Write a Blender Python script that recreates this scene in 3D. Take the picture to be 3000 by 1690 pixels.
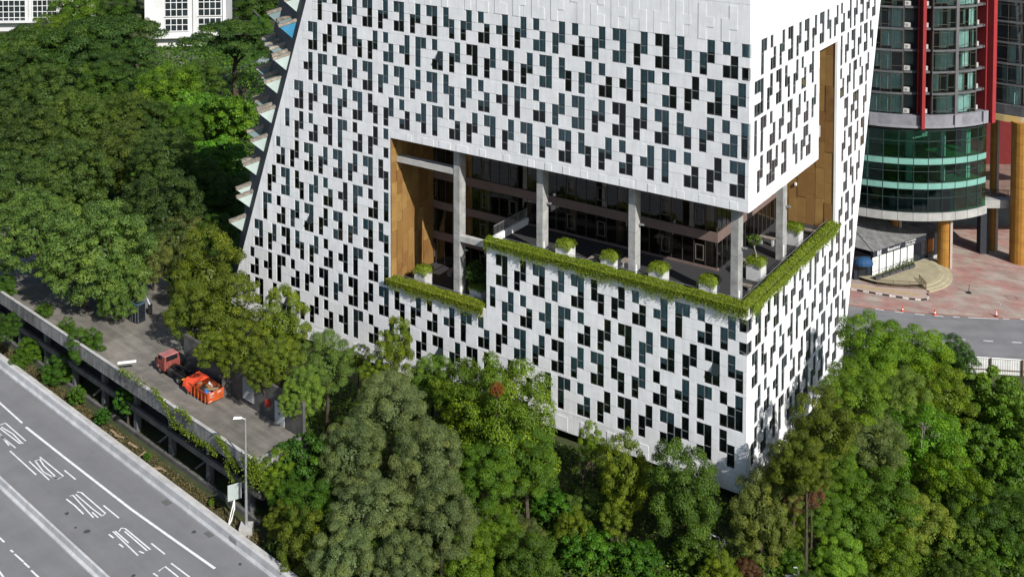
import bpy, math, random
import numpy as np
from mathutils import Vector, Matrix

# ------------------------------------------------------------------ camera
SC = bpy.context.scene
for o in list(bpy.data.objects): bpy.data.objects.remove(o, do_unlink=True)
COL = SC.collection
F, TH, YO, PX, H = 3363.5, 0.0415, -424.88, 1377.91, 62.0      # measured on the 3000 px wide photograph
cam_d = bpy.data.cameras.new('camera'); cam = bpy.data.objects.new('camera', cam_d); COL.objects.link(cam)
cam.location = (0, 0, H); cam.rotation_euler = (math.pi / 2 - TH, 0, 0)
cam_d.sensor_width = 36; cam_d.lens = F / 3000 * 36
cam_d.shift_x = (1500 - PX) / 3000; cam_d.shift_y = -(845 - YO) / 3000
cam_d.clip_start = 1; cam_d.clip_end = 6000
SC.camera = cam
SC.render.resolution_x = 1024; SC.render.resolution_y = 576

# ------------------------------------------------------------------ light
SUN = Vector((0.80, -1.24, 1.08)).normalized()
wd = bpy.data.worlds.new('World'); SC.world = wd; wd.use_nodes = True
nt = wd.node_tree; bg = nt.nodes['Background']
sky = nt.nodes.new('ShaderNodeTexSky'); sky.sky_type = 'NISHITA'; sky.sun_disc = False
sky.sun_elevation = math.asin(SUN.z); sky.sun_rotation = math.atan2(SUN.x, SUN.y)
nt.links.new(sky.outputs[0], bg.inputs[0]); bg.inputs[1].default_value = 0.085
sd = bpy.data.lights.new('sun', 'SUN'); sd.energy = 4.6; sd.angle = math.radians(0.53); sd.color = (1.0, 0.965, 0.91)
so = bpy.data.objects.new('sun', sd); COL.objects.link(so)
so.rotation_euler = SUN.to_track_quat('Z', 'Y').to_euler(); so.location = (40, -40, 120)
SC.view_settings.view_transform = 'Standard'; SC.view_settings.look = 'None'
SC.view_settings.exposure = 0.54; SC.view_settings.gamma = 1.0
SC.render.engine = 'CYCLES'
SC.cycles.max_bounces = 6; SC.cycles.transparent_max_bounces = 8; SC.cycles.diffuse_bounces = 3
SC.cycles.glossy_bounces = 3; SC.cycles.sample_clamp_indirect = 4

# ------------------------------------------------------------------ pixel -> place
cT, sT = math.cos(TH), math.sin(TH)
PSI = .9626; XC, YC = 24.4596, 99.4941
def ray(x, y):
    X = (x - PX) / F; U = -(y - YO) / F
    return np.array([X, cT + U * sT, U * cT - sT])
def onz(x, y, z=0.0):
    r = ray(x, y); p = r * ((z - H) / r[2]); return Vector((p[0], p[1], z))
def ony(x, y, Y):
    r = ray(x, y); p = r * (Y / r[1]); return Vector((p[0], p[1], p[2] + H))
Ad = np.array([-math.sin(PSI), math.cos(PSI)]); Bd = np.array([math.cos(PSI), math.sin(PSI)])
def ab(p):
    d = np.array([p[0] - XC, p[1] - YC]); return d @ Ad, d @ Bd
def fromab(a, b, z=0): return Vector((XC + Ad[0] * a + Bd[0] * b, YC + Ad[1] * a + Bd[1] * b, z))
def faceA(x, y, b=0):
    p0 = np.array(fromab(0, b)[:2]); r = ray(x, y); p = r * ((p0 @ Bd) / (r[:2] @ Bd))
    a, bb = ab(p); return a, p[2] + H
def faceB(x, y, a=0):
    p0 = np.array(fromab(a, 0)[:2]); r = ray(x, y); p = r * ((p0 @ Ad) / (r[:2] @ Ad))
    aa, b = ab(p); return b, p[2] + H

# ------------------------------------------------------------------ materials
MATS = {}
def mat(name, col, rough=.8, var=.12, scale=.6, bump=0., metal=0., spec=.3, col2=None, detail=6, fine=None, streak=None, sharp=.18):
    """painted/mineral surface: two-scale noise between col and a darker (or given) second tone"""
    if name in MATS: return MATS[name]
    m = bpy.data.materials.new(name); m.use_nodes = True; t = m.node_tree; b = t.nodes['Principled BSDF']
    b.inputs['Roughness'].default_value = rough; b.inputs['Metallic'].default_value = metal
    b.inputs['Specular IOR Level'].default_value = spec
    c2 = col2 or tuple(max(0, c * (1 - 2.2 * var)) for c in col)
    g = t.nodes.new('ShaderNodeNewGeometry')
    n = t.nodes.new('ShaderNodeTexNoise'); n.inputs['Scale'].default_value = scale; n.inputs['Detail'].default_value = detail
    n.inputs['Roughness'].default_value = .62
    t.links.new(g.outputs['Position'], n.inputs['Vector'])
    r = t.nodes.new('ShaderNodeValToRGB'); r.color_ramp.elements[0].position = .5 - sharp; r.color_ramp.elements[1].position = .5 + sharp
    r.color_ramp.elements[0].color = (*c2, 1); r.color_ramp.elements[1].color = (*col, 1)
    t.links.new(n.outputs[0], r.inputs[0])
    oi = t.nodes.new('ShaderNodeObjectInfo'); mm = t.nodes.new('ShaderNodeMapRange')
    mm.inputs['To Min'].default_value = 1 - var * .6; mm.inputs['To Max'].default_value = 1 + var * .3
    t.links.new(oi.outputs['Random'], mm.inputs[0])
    mx = t.nodes.new('ShaderNodeMix'); mx.data_type = 'RGBA'; mx.blend_type = 'MULTIPLY'; mx.inputs[0].default_value = 1
    t.links.new(r.outputs[0], mx.inputs[6]); t.links.new(mm.outputs[0], mx.inputs[7])
    res = mx.outputs[2]
    if streak:           # stains drawn out along one direction: (rotation about z, scale, strength)
        mp = t.nodes.new('ShaderNodeMapping'); mp.vector_type = 'TEXTURE'; mp.inputs['Rotation'].default_value = (0, 0, -streak[0]); mp.inputs['Scale'].default_value = tuple(1 / q for q in streak[1])
        n3 = t.nodes.new('ShaderNodeTexNoise'); n3.inputs['Scale'].default_value = 1; n3.inputs['Detail'].default_value = 5; n3.inputs['Roughness'].default_value = .7
        t.links.new(g.outputs['Position'], mp.inputs[0]); t.links.new(mp.outputs[0], n3.inputs['Vector'])
        m3 = t.nodes.new('ShaderNodeMapRange'); m3.inputs['From Min'].default_value = .38; m3.inputs['From Max'].default_value = .62
        m3.inputs['To Min'].default_value = 1 - streak[2]; m3.inputs['To Max'].default_value = 1; t.links.new(n3.outputs[0], m3.inputs[0])
        mx3 = t.nodes.new('ShaderNodeMix'); mx3.data_type = 'RGBA'; mx3.blend_type = 'MULTIPLY'; mx3.inputs[0].default_value = 1
        t.links.new(res, mx3.inputs[6]); t.links.new(m3.outputs[0], mx3.inputs[7]); res = mx3.outputs[2]
    t.links.new(res, b.inputs['Base Color'])
    if bump:
        n2 = t.nodes.new('ShaderNodeTexNoise'); n2.inputs['Scale'].default_value = fine or scale * 9; n2.inputs['Detail'].default_value = 4
        t.links.new(g.outputs['Position'], n2.inputs['Vector'])
        bp = t.nodes.new('ShaderNodeBump'); bp.inputs['Strength'].default_value = bump; bp.inputs['Distance'].default_value = .05
        t.links.new(n2.outputs[0], bp.inputs['Height']); t.links.new(bp.outputs[0], b.inputs['Normal'])
    MATS[name] = m; return m
def glass(name, tint=(.42, .5, .52), f0=.06, rough=.03):
    if name in MATS: return MATS[name]
    m = bpy.data.materials.new(name); m.use_nodes = True; t = m.node_tree
    t.nodes.remove(t.nodes['Principled BSDF']); out = t.nodes['Material Output']
    tr = t.nodes.new('ShaderNodeBsdfTransparent'); tr.inputs[0].default_value = (*tint, 1)
    gl = t.nodes.new('ShaderNodeBsdfGlossy'); gl.inputs[0].default_value = (.9, .95, 1, 1); gl.inputs['Roughness'].default_value = rough
    fr = t.nodes.new('ShaderNodeFresnel'); fr.inputs[0].default_value = 1.55
    mp = t.nodes.new('ShaderNodeMath'); mp.operation = 'ADD'; mp.inputs[1].default_value = f0 - .04
    mx = t.nodes.new('ShaderNodeMixShader')
    t.links.new(fr.outputs[0], mp.inputs[0]); t.links.new(mp.outputs[0], mx.inputs[0])
    t.links.new(tr.outputs[0], mx.inputs[1]); t.links.new(gl.outputs[0], mx.inputs[2])
    t.links.new(mx.outputs[0], out.inputs[0]); MATS[name] = m; return m
def leafmat(name, col, hue=.05, trans=.28, rough=.55):
    """foliage: per-leaf tone from the mesh attribute 'tone', per-plant tint from the object colour"""
    if name in MATS: return MATS[name]
    m = bpy.data.materials.new(name); m.use_nodes = True; t = m.node_tree; b = t.nodes['Principled BSDF']; out = t.nodes['Material Output']
    at = t.nodes.new('ShaderNodeAttribute'); at.attribute_name = 'tone'
    r = t.nodes.new('ShaderNodeValToRGB'); e = r.color_ramp.elements
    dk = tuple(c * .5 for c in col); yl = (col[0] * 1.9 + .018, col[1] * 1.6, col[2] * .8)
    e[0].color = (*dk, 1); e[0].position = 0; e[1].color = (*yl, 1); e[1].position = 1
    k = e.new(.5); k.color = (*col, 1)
    t.links.new(at.outputs['Fac'], r.inputs[0])
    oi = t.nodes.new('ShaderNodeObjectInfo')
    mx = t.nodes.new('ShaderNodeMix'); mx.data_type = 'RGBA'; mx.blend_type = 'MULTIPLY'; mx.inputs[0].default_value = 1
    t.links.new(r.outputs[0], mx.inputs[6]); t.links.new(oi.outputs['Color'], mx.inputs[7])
    t.links.new(mx.outputs[2], b.inputs['Base Color']); b.inputs['Roughness'].default_value = rough
    b.inputs['Specular IOR Level'].default_value = .25
    tl = t.nodes.new('ShaderNodeBsdfTranslucent'); t.links.new(mx.outputs[2], tl.inputs[0])
    ms = t.nodes.new('ShaderNodeMixShader'); ms.inputs[0].default_value = trans
    t.links.new(b.outputs[0], ms.inputs[1]); t.links.new(tl.outputs[0], ms.inputs[2]); t.links.new(ms.outputs[0], out.inputs[0])
    MATS[name] = m; return m

# ------------------------------------------------------------------ mesh helpers
class MB:
    def __init__(s): s.v = []; s.f = []
    def poly(s, pts):
        i = len(s.v); s.v += [tuple(p) for p in pts]; s.f.append(tuple(range(i, i + len(pts)))); return s
    def hexa(s, p):      # 8 corners: bottom 4 (ccw from above), top 4
        i = len(s.v); s.v += [tuple(q) for q in p]
        s.f += [tuple(i + k for k in q) for q in ((3, 2, 1, 0), (4, 5, 6, 7), (0, 1, 5, 4), (1, 2, 6, 5), (2, 3, 7, 6), (3, 0, 4, 7))]; return s
    def box(s, x0, x1, y0, y1, z0, z1):
        x0, x1 = sorted((x0, x1)); y0, y1 = sorted((y0, y1)); z0, z1 = sorted((z0, z1))
        return s.hexa([(x0, y0, z0), (x1, y0, z0), (x1, y1, z0), (x0, y1, z0), (x0, y0, z1), (x1, y0, z1), (x1, y1, z1), (x0, y1, z1)])
    def prism(s, pts, d):     # polygon pts extruded by vector d
        n = len(pts); i = len(s.v); s.v += [tuple(p) for p in pts] + [tuple(Vector(p) + Vector(d)) for p in pts]
        s.f.append(tuple(range(i + n - 1, i - 1, -1))); s.f.append(tuple(range(i + n, i + 2 * n)))
        for k in range(n): s.f.append((i + k, i + (k + 1) % n, i + n + (k + 1) % n, i + n + k))
        return s
    def tube(s, pts, rad, seg=6, cap=True):
        pts = [Vector(p) for p in pts]; rad = rad if hasattr(rad, '__len__') else [rad] * len(pts); base = len(s.v)
        for k, p in enumerate(pts):
            d = (pts[min(k + 1, len(pts) - 1)] - pts[max(k - 1, 0)])
            d = d.normalized() if d.length > 1e-9 else Vector((0, 0, 1))
            u = d.cross(Vector((0, 0, 1)) if abs(d.z) < .95 else Vector((1, 0, 0))).normalized(); w = d.cross(u)
            for j in range(seg):
                a = 2 * math.pi * j / seg; s.v.append(tuple(p + (u * math.cos(a) + w * math.sin(a)) * rad[k]))
        for k in range(len(pts) - 1):
            for j in range(seg):
                j2 = (j + 1) % seg
                s.f.append((base + k * seg + j, base + k * seg + j2, base + (k + 1) * seg + j2, base + (k + 1) * seg + j))
        if cap:
            s.f.append(tuple(base + j for j in range(seg))[::-1]); q = base + (len(pts) - 1) * seg; s.f.append(tuple(q + j for j in range(seg)))
        return s
    def lathe(s, prof, c=(0, 0, 0), seg=16):
        base = len(s.v)
        for r, z in prof:
            for j in range(seg):
                a = 2 * math.pi * j / seg; s.v.append((c[0] + r * math.cos(a), c[1] + r * math.sin(a), c[2] + z))
        for k in range(len(prof) - 1):
            for j in range(seg):
                j2 = (j + 1) % seg; s.f.append((base + k * seg + j, base + k * seg + j2, base + (k + 1) * seg + j2, base + (k + 1) * seg + j))
        s.f.append(tuple(base + j for j in range(seg))[::-1]); q = base + (len(prof) - 1) * seg; s.f.append(tuple(q + j for j in range(seg)))
        return s
    def mesh(s, name, m=None, smooth=False):
        me = bpy.data.meshes.new(name); me.from_pydata(s.v, [], s.f); me.update()
        if m: me.materials.append(m)
        if smooth: me.polygons.foreach_set('use_smooth', [True] * len(me.polygons))
        return me
    def build(s, name, m, parent=None, kind=None, smooth=False, loc=None, rot=None):
        return put(name, s.mesh(name, m, smooth), parent, kind, loc, rot)
def put(name, me, parent=None, kind=None, loc=None, rot=None):
    o = bpy.data.objects.new(name, me); COL.objects.link(o)
    if parent: o.parent = parent
    if kind: o['kind'] = kind
    if loc is not None: o.location = loc
    if rot is not None: o.rotation_euler = (0, 0, rot)
    return o
def thing(name, label, cat, loc=(0, 0, 0), rz=0., group=None):
    o = bpy.data.objects.new(name, None); COL.objects.link(o); o.location = loc; o.rotation_euler = (0, 0, rz); o.empty_display_size = .5
    o['label'] = label; o['category'] = cat
    if group: o['group'] = group
    return o
def tag(o, label, cat, group=None):
    o['label'] = label; o['category'] = cat
    if group: o['group'] = group
    return o
def struct(o): o['kind'] = 'structure'; return o

def leaves(P, Nn, size, rng, aspect=.55, tone=None, jitter=.42, up=.28):
    """leaf quads at points P facing roughly Nn; returns verts, quads, tone"""
    n = len(P); d = Nn + rng.normal(0, jitter, (n, 3)); d[:, 2] += up
    d /= np.linalg.norm(d, axis=1)[:, None] + 1e-9
    r = rng.normal(0, 1, (n, 3)); u = np.cross(d, r); u /= np.linalg.norm(u, axis=1)[:, None] + 1e-9; w = np.cross(d, u)
    s = size * rng.uniform(.7, 1.35, n)[:, None]
    a = u * s * .5; b = w * s * .5 * aspect
    V = np.stack([P - a, P - b * 1.0 + a * .1, P + a, P + b + a * .1], 1)      # pointed leaf shape
    t = rng.beta(2.2, 2.2, n) if tone is None else np.clip(tone + rng.normal(0, .15, n), 0, 1)
    return V.reshape(-1, 3), t
def leafmesh(name, V, t, m, extra=None):
    n = len(V) // 4; me = bpy.data.meshes.new(name)
    me.vertices.add(n * 4); me.vertices.foreach_set('co', np.ascontiguousarray(V, dtype=np.float32).ravel())
    me.loops.add(n * 4); me.loops.foreach_set('vertex_index', np.arange(n * 4, dtype=np.int32))
    me.polygons.add(n); me.polygons.foreach_set('loop_start', np.arange(0, n * 4, 4, dtype=np.int32))
    me.update(calc_edges=True)
    at = me.attributes.new('tone', 'FLOAT', 'FACE'); at.data.foreach_set('value', t.astype(np.float32))
    me.materials.append(m); return me
RND = random.Random(7)

# ------------------------------------------------------------------ shared surface materials
M_white = mat('white_facade_paint', (.765, .77, .785), .75, .07, .9, bump=.06, col2=(.665, .67, .68), streak=(0, (2.6, 2.6, .22), .09))
M_white2 = mat('white_render', (.78, .78, .77), .8, .08, .4)
M_conc = mat('concrete', (.34, .34, .33), .9, .2, .9, bump=.2)
M_concd = mat('dark_concrete', (.115, .118, .122), .9, .25, .8, bump=.25, col2=(.07, .072, .076))
M_concl = mat('light_concrete', (.46, .45, .43), .9, .16, .7, bump=.15)
M_asph = mat('asphalt', (.185, .185, .192), .9, .1, .35, bump=.1, fine=14, col2=(.155, .155, .16), streak=(math.atan2(.692, .722), (.035, .75, 1), .09))
M_asph2 = mat('side_road_asphalt', (.20, .20, .207), .9, .12, .3, bump=.1, fine=14, streak=(.12, (.04, .6, 1), .15))
M_paint = mat('road_paint', (.72, .72, .71), .7, .12, 2.5)
M_soil = mat('soil_and_litter', (.055, .06, .025), 1, .4, .35, bump=.4, col2=(.02, .035, .01))
M_frame = mat('grey_window_frame', (.17, .175, .18), .5, .1, 2)
M_dark = mat('dark_room', (.10, .125, .135), .9, .1, .5)
M_blind = mat('pale_blind', (.52, .67, .70), .9, .12, .8)
M_rail = mat('galvanised_rail', (.4, .41, .42), .45, .08, 3, metal=.6)
M_black = mat('black_rubber', (.012, .012, .012), .8, .1, 3)
M_bark = mat('bark', (.085, .065, .045), .95, .3, 3, bump=.4)
G_win = glass('window_glass', (.66, .75, .76), .05)
G_core = glass('bronze_glass', (.55, .48, .38), .05)
G_green = glass('green_glass', (.20, .52, .40), .07)

# ------------------------------------------------------------------ ground
Dd = np.array([.722, -.692]); Nd = np.array([.692, .722])          # along / across the highway
def sm(x): x = np.clip(x, 0, 1); return x * x * (3 - 2 * x)
def ground_z(x, y):
    x = np.asarray(x, float); y = np.asarray(y, float)
    dx, dy = x - XC, y - YC; a = dx * Ad[0] + dy * Ad[1]; b = dx * Bd[0] + dy * Bd[1]
    t = (x + 17) * Dd[0] + (y - 95) * Dd[1]; n = x * Nd[0] + y * Nd[1]
    q1 = sm((t - 1) / 7) * sm((n - 55.2) / 5) * sm((-b - .5) / 5)
    q2 = sm((121.5 - y) / 5) * sm((-a - .5) / 5) * sm((x - 15) / 10)
    q2 = q2 * sm((n - 55.2) / 5)
    far = sm((y - 150) / 60) * sm((20 - x) / 30)
    wob = .5 * np.sin(x * .21 + 1) * np.cos(y * .17) + .25 * np.sin(x * .53) * np.sin(y * .47 + 2)
    q = np.maximum(q1, q2)
    return -.12 - 3.8 * q + wob * (q * .8)
def gz(x, y): return float(ground_z(x, y))
def axis(lo, hi, step, far):
    c = list(np.arange(lo, hi + .01, step)); out = []; d = step
    x = hi
    while x < far: d *= 1.35; x += d; out.append(x)
    lo_ = []; d = step; x = lo
    while x > -far: d *= 1.35; x -= d; lo_.append(x)
    return np.array(lo_[::-1] + c + out)
xs = axis(-60, 80, 2, 3000); ys = axis(60, 170, 2, 4000)
X, Y = np.meshgrid(xs, ys); Z = ground_z(X, Y); nx, ny = len(xs), len(ys)
me = bpy.data.meshes.new('ground'); idx = np.arange(nx * ny).reshape(ny, nx)
fc = np.stack([idx[:-1, :-1], idx[:-1, 1:], idx[1:, 1:], idx[1:, :-1]], -1).reshape(-1, 4)
me.from_pydata(np.stack([X, Y, Z], -1).reshape(-1, 3).tolist(), [], fc.tolist()); me.materials.append(M_soil)
me.polygons.foreach_set('use_smooth', [True] * len(me.polygons))
struct(put('ground', me))

# ------------------------------------------------------------------ highway (lower left)
def DN(t, n, z=0.):          # along/across highway coordinates, t measured from the world origin
    p = Dd * t + Nd * n; return Vector((p[0], p[1], z))
def tn(p): q = np.array(p[:2]); return q @ Dd, q @ Nd
def r7(x, y): return (x / 2.573, 1126 + y / 2.573)
hw = MB().poly([DN(-260, -40, 0), DN(60, -40, 0), DN(60, 53.75, 0), DN(-260, 53.75, 0)])
highway = struct(hw.build('highway', M_asph))
def stripe(pts, w, z=.006, m=M_paint, name='road_marking', par=None):
    mb = MB(); P = [Vector((p[0], p[1], 0)) for p in pts]; L = []; R = []
    for i, p in enumerate(P):
        d = (P[min(i + 1, len(P) - 1)] - P[max(i - 1, 0)]).normalized(); nrm = Vector((-d.y, d.x, 0)) * w / 2
        L.append(p + nrm); R.append(p - nrm)
    for i in range(len(P) - 1):
        mb.poly([(R[i].x, R[i].y, z), (R[i + 1].x, R[i + 1].y, z), (L[i + 1].x, L[i + 1].y, z), (L[i].x, L[i].y, z)])
    return mb.build(name, m, par)
def hstripe(px, w=.16, **k): return stripe([onz(*r7(*p)) for p in px], w, par=highway, **k)
hstripe([(-300, -100), (0, 140), (168, 290)], .20)
hstripe([(195, 320), (500, 560), (990, 940), (1300, 1160), (1620, 1385)], .24)
for seg in ([(75, 500), (273, 680)], [(485, 645), (570, 715)], [(780, 910), (897, 1005)], [(1140, 1195), (1243, 1277)], [(1290, 1345), (1430, 1450)],
            [(500, 862), (565, 912), (630, 975)], [(898, 1200), (930, 1225)], [(820, 1127), (857, 1155)]):
    hstripe(seg, .14)
letters = [
    [(40, 290), (195, 425)], [(0, 330), (150, 445), (178, 440)], [(40, 290), (0, 305)], [(10, 320), (95, 370), (165, 440)], [(-20, 350), (68, 460)], [(-10, 375), (118, 478)],
    [(220, 578), (370, 718)], [(262, 575), (300, 562), (330, 610), (415, 690)], [(300, 545), (478, 690), (435, 712), (378, 690)], [(265, 575), (330, 660), (432, 712)],
    [(528, 840), (548, 832), (705, 1002)], [(570, 825), (610, 860), (690, 930), (770, 990)], [(580, 808), (612, 812), (795, 970), (770, 990)], [(695, 962), (740, 1002)],
    [(850, 1105), (1040, 1287)], [(868, 1103), (970, 1193)], [(898, 1105), (915, 1080), (945, 1085), (1135, 1243), (1108, 1250), (940, 1105)], [(1048, 1255), (1085, 1270)],
    [(1195, 1405), (1245, 1370), (1345, 1450)], [(1155, 1420), (1190, 1445)]]
for L in letters: hstripe(L, .13, name='road_lettering')
for L in ([(-40, 1120), (33, 1187)], [(78, 1245), (100, 1262)], [(110, 1275), (178, 1335)], [(180, 1340), (222, 1378)], [(235, 1398), (300, 1460)], [(-10, 1400), (40, 1470)]): hstripe(L, .15)
for (x, y) in ((1257, 887), (1580, 1125)):
    c = onz(*r7(x, y)); o = MB().box(-.42, .42, -.3, .3, .004, .012).build('drain_grate', mat('iron_grate', (.09, .09, .085), .7, .2, 3), highway, loc=(c.x, c.y, 0), rot=math.atan2(-.692, .722))
    for k in range(5): MB().box(-.36, .36, -.24 + k * .11, -.19 + k * .11, .013, .02).build('bar', mat('iron_bar', (.17, .17, .16), .6, .1, 3), o)
# dark oil/patch stains of the asphalt
for (x, y, r) in ((505, 970, .22), (655, 1105, .3), (570, 1077, .16), (1460, 1110, .25), (1810, 1352, .2), (1005, 1440, .2)):
    c = onz(*r7(x, y)); rr = random.Random(x)
    mb = MB().poly([(c.x + r * rr.uniform(.6, 1.2) * math.cos(k * .785), c.y + r * rr.uniform(.6, 1.2) * math.sin(k * .785), .005) for k in range(8)])
    mb.build('oil_stain', mat('oil_stain', (.07, .07, .072), .8, .2, 2), highway)

M_barr = mat('barrier_concrete', (.52, .52, .525), .85, .2, .8, bump=.2, col2=(.36, .36, .37))
def barrier(name, label, n0, prof, t0, t1, step=4.0):
    root = thing(name, label, 'barrier', DN((t0 + t1) / 2, n0, 0), math.atan2(Dd[1], Dd[0]))
    tm = (t0 + t1) / 2; t = t0
    while t < t1:
        u = min(t + step - .03, t1)
        MB().prism([(t - tm, q, z) for q, z in prof], (u - t, 0, 0)).build('barrier_segment', M_barr, root); t += step
    return root
tb0, tb1 = tn(onz(*r7(200, 10)))[0], tn(onz(*r7(2050, 1420)))[0]
edge = barrier('roadside_barrier', 'long pale concrete barrier between highway and parking structure', 53.75,
        [(0, -.1), (0, .18), (.16, .42), (.22, .95), (.52, .95), (.52, -.1)], tb0 - 40, tb1 + 26)
tm_ = 0
# capping strip with the dark groove
MB().box(-(tb1 + 26 - tb0 + 40) / 2, (tb1 + 26 - tb0 + 40) / 2, .56, .95, .80, .90).build('outer_kerb', M_concl, edge)
MB().box(-(tb1 + 26 - tb0 + 40) / 2, (tb1 + 26 - tb0 + 40) / 2, .525, .555, .55, .88).build('groove_pipe', M_black, edge)
nm = tn(onz(*r7(390, 1120)))[1]
barrier('median_barrier', 'low pale concrete median barrier at lower left between lanes', nm - .35,
        [(0, -.1), (.02, .12), (.2, .3), (.25, .75), (.45, .75), (.5, .3), (.68, .12), (.7, -.1)], tb0 - 30, tb1 + 20)
c = DN(tn(onz(*r7(1805, 1205)))[0], 53.97, .55)
MB().box(-.5, .5, -.02, .0, -.28, .25).build('grey_patch', mat('grey_patch', (.25, .26, .27), .8, .1, 2), edge,
     loc=Vector((Dd @ np.array([c.x, c.y]) - (tb0 - 40 + tb1 + 26) / 2, .17, .6)))

# street lamp
lb = onz(722, 1562)
lamp = thing('street_lamp', 'tall slim grey street lamp standing behind the highway barrier', 'lamp', (lb.x, lb.y, 0))
MB().box(-.55, .55, -.5, .5, -.4, .75).build('plinth', M_concl, lamp)
MB().tube([(0, 0, .7), (0, 0, 5), (0, 0, 10.1)], [.13, .10, .06], 8).build('pole', M_rail, lamp)
MB().tube([(0, 0, 9.95), (-.35, 0, 10.1)], .045, 6).build('arm', M_rail, lamp)
MB().hexa([(-1.05, -.16, 10.04), (-.3, -.1, 10.06), (-.3, .1, 10.06), (-1.05, .16, 10.04), (-1.0, -.13, 10.13), (-.3, -.06, 10.16), (-.3, .06, 10.16), (-1.0, .13, 10.13)]).build('lamp_head', M_white2, lamp)
# sign seen from behind
sb = onz(*r7(1715, 1075)); sg = thing('road_sign', 'white rectangular road sign on bent post behind the barrier', 'sign', (sb.x, sb.y, 0), math.radians(28))
zt = (1126 + 980 / 2.573)
MB().tube([(0, 0, -.1), (.35, 0, .55), (.62, .05, 1.4), (.62, .05, 3.6)], .07, 6).build('post', M_white2, sg)
MB().tube([(.05, 0, .1), (.62, .05, 2.2)], .05, 6).build('brace', M_white2, sg)
MB().box(.02, 1.22, -.1, -.05, 2.3, 3.7).build('sign_board', mat('sign_back', (.33, .37, .36), .5, .08, 1), sg)
for k in (2.5, 3.4): MB().box(.06, 1.18, -.045, 0, k, k + .08).build('rail', M_rail, sg)

# ------------------------------------------------------------------ the white office building
bld = thing('office_building', 'large white office block with scattered dark windows and planted terrace cut-out', 'building', (XC, YC, 0), PSI)
# local axes: x = depth behind the front face (b), y = distance from the corner along the front (a)
H0 = 41.25; TD = [0, 1.19, 2.10, 3.24]; MA = .7317; A0 = 66.215; MBm = .7733; B0 = .32
aL = lambda z: 66.06 - .3377 * z
bR = lambda z: 27.45 + .3417 * z
SHAPE = {'E': ({0, 2}, {0, 1, 2}), 'S': ({1, 2}, {0, 1}), 'Z': ({0, 1}, {1, 2}), 'H': ({0, 2}, {1, 2}), 'P': ({1}, {0, 1, 2}), 'F': ({0, 1, 2}, {0}),
         'I': ({0, 1, 2}, set()), 'g': ({0, 1}, set()), 'C': ({0, 2}, set()), 'a': ({0}, set()), 'c': ({2}, set())}
za = lambda x: 680 + x / 4.268; z2_ = lambda x: 1000 + x / 2.576; z3_ = lambda x: 2000 + x / 2.576
z5_ = lambda x: 1720 + x / 2.46; z6_ = lambda x: 1120 + x / 3.627; z7_ = lambda x: 1600 + x / 2.166; z8_ = lambda x: 2160 + x / 2.341
def L(f, s): return [(f(int(k[:-1])), k[-1]) for k in s.split()]
ROWS_A = {
 0: L(za, '1075F 1250E 1440S 1627E 1820S 2015E 2220S 2423E') + L(z2_, '765Z 893S 1027H 1160P 1303S 1443H 1590S 1740H 1890S 2045E 2205S 2367E 2532Z') + L(z3_, '128S 305H 485C'),
 1: L(za, '950E 1130S 1310E 1497Z 1687S 1880H 2080P 2283F 2490H') + L(z2_, '808S 937E 1072S 1207E 1350S 1490E 1637Z 1785S 1940H 2093P 2255F 2418H') + L(z5_, '697S 860E 1030S'),
 2: L(za, '893P 1073F 1253H 1437S 1627E 1818S 2015E 2217S 2423E') + L(z2_, '765Z 893S 1027H 1162P 1302F 1443H 1590S 1738E 1887S 2045E') + L(z5_, '330S 483E 640Z 803S 967H 1140I'),
 3: L(za, '780E 957S 1132E 1313S 1498E 1690Z 1885S 2080H 2283P 2487F') + L(z2_, '808H 938S 1072E 1207S 1347E 1490S 1635E 1785Z 1935S 2090H 2250P 2413F') + L(z5_, '690H 852S 1018E'),
 4: L(za, '667g 783S 955H 1132P 1315F 1502H 1690S 1885C'),
 5: L(za, '558H 728S 900E 1078S 1257E 1440S 1630E 1820Z'),
 6: L(za, '443S 615E 785Z 958S 1135H 1317P 1502F 1690H 1885I'),
 7: L(za, '393F 558H 728S 903E 1078S 1257E 1440S 1630E 1817Z') + L(z2_, '1152E 1290S 1430E 1575S 1720E 1870Z 2022S 2180H 2340P 2503F') + L(z3_, '95H 262S 440C'),
 8: L(za, '290E 455S 620E 788Z 962S 1140H 1322P 1502F 1692H 1885I') + L(z2_, '1107g 1198S 1333H 1475P 1620F 1768H 1918S 2072E 2230S 2388E') + L(z7_, '845S 985E 1130Z'),
 9: L(za, '235H 403P 567F 735H 907S 1083E 1262S 1445E 1630S 1818E') + L(z2_, '388Z 510S 632H 757P 887F 1017H 1150S 1287E 1427S 1570E 1717S 1863E 2015Z') + L(z7_, '527S 657H 795P 933F 1075H 1220I'),
 10: L(za, '187I 300E 460S 628E 793Z 968S 1145H 1325P 1507F 1695H 1885S 2083E') + L(z6_, '340S 513E 690S 875E 1060Z 1245S 1440H 1640P') + L(z7_, '58F 180H 305S 435E 565S 698E 833S 975E 1118Z')}
ROWS_B = {0: '165F 228H 287S 347E 403S 458E 512S 563E 614Z 661S 708H 755P 800S 842E 885S 922E 963I', 1: '108C 135E 200S 262E 323Z 383S 437H 490P 540I 700I 735S 780E 820S 865E 905Z',
          2: '108I 150F 215H 275S 335E 393S 447H 500S 535C 700H 745S 790F 835H 873S 912C', 3: '123S 190E 250S 310E 370Z 425S 478H 527I 690I 725E 770S 812E 855S 897I'}
def solveA(x, z):
    q = x - PX; return (q * (YC * cT - (z - H) * sT) - F * XC) / (F * Ad[0] - q * Ad[1] * cT)
def solveB(x, z):
    q = x - PX; return (q * (YC * cT - (z - H) * sT) - F * XC) / (F * Bd[0] - q * Bd[1] * cT)
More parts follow.
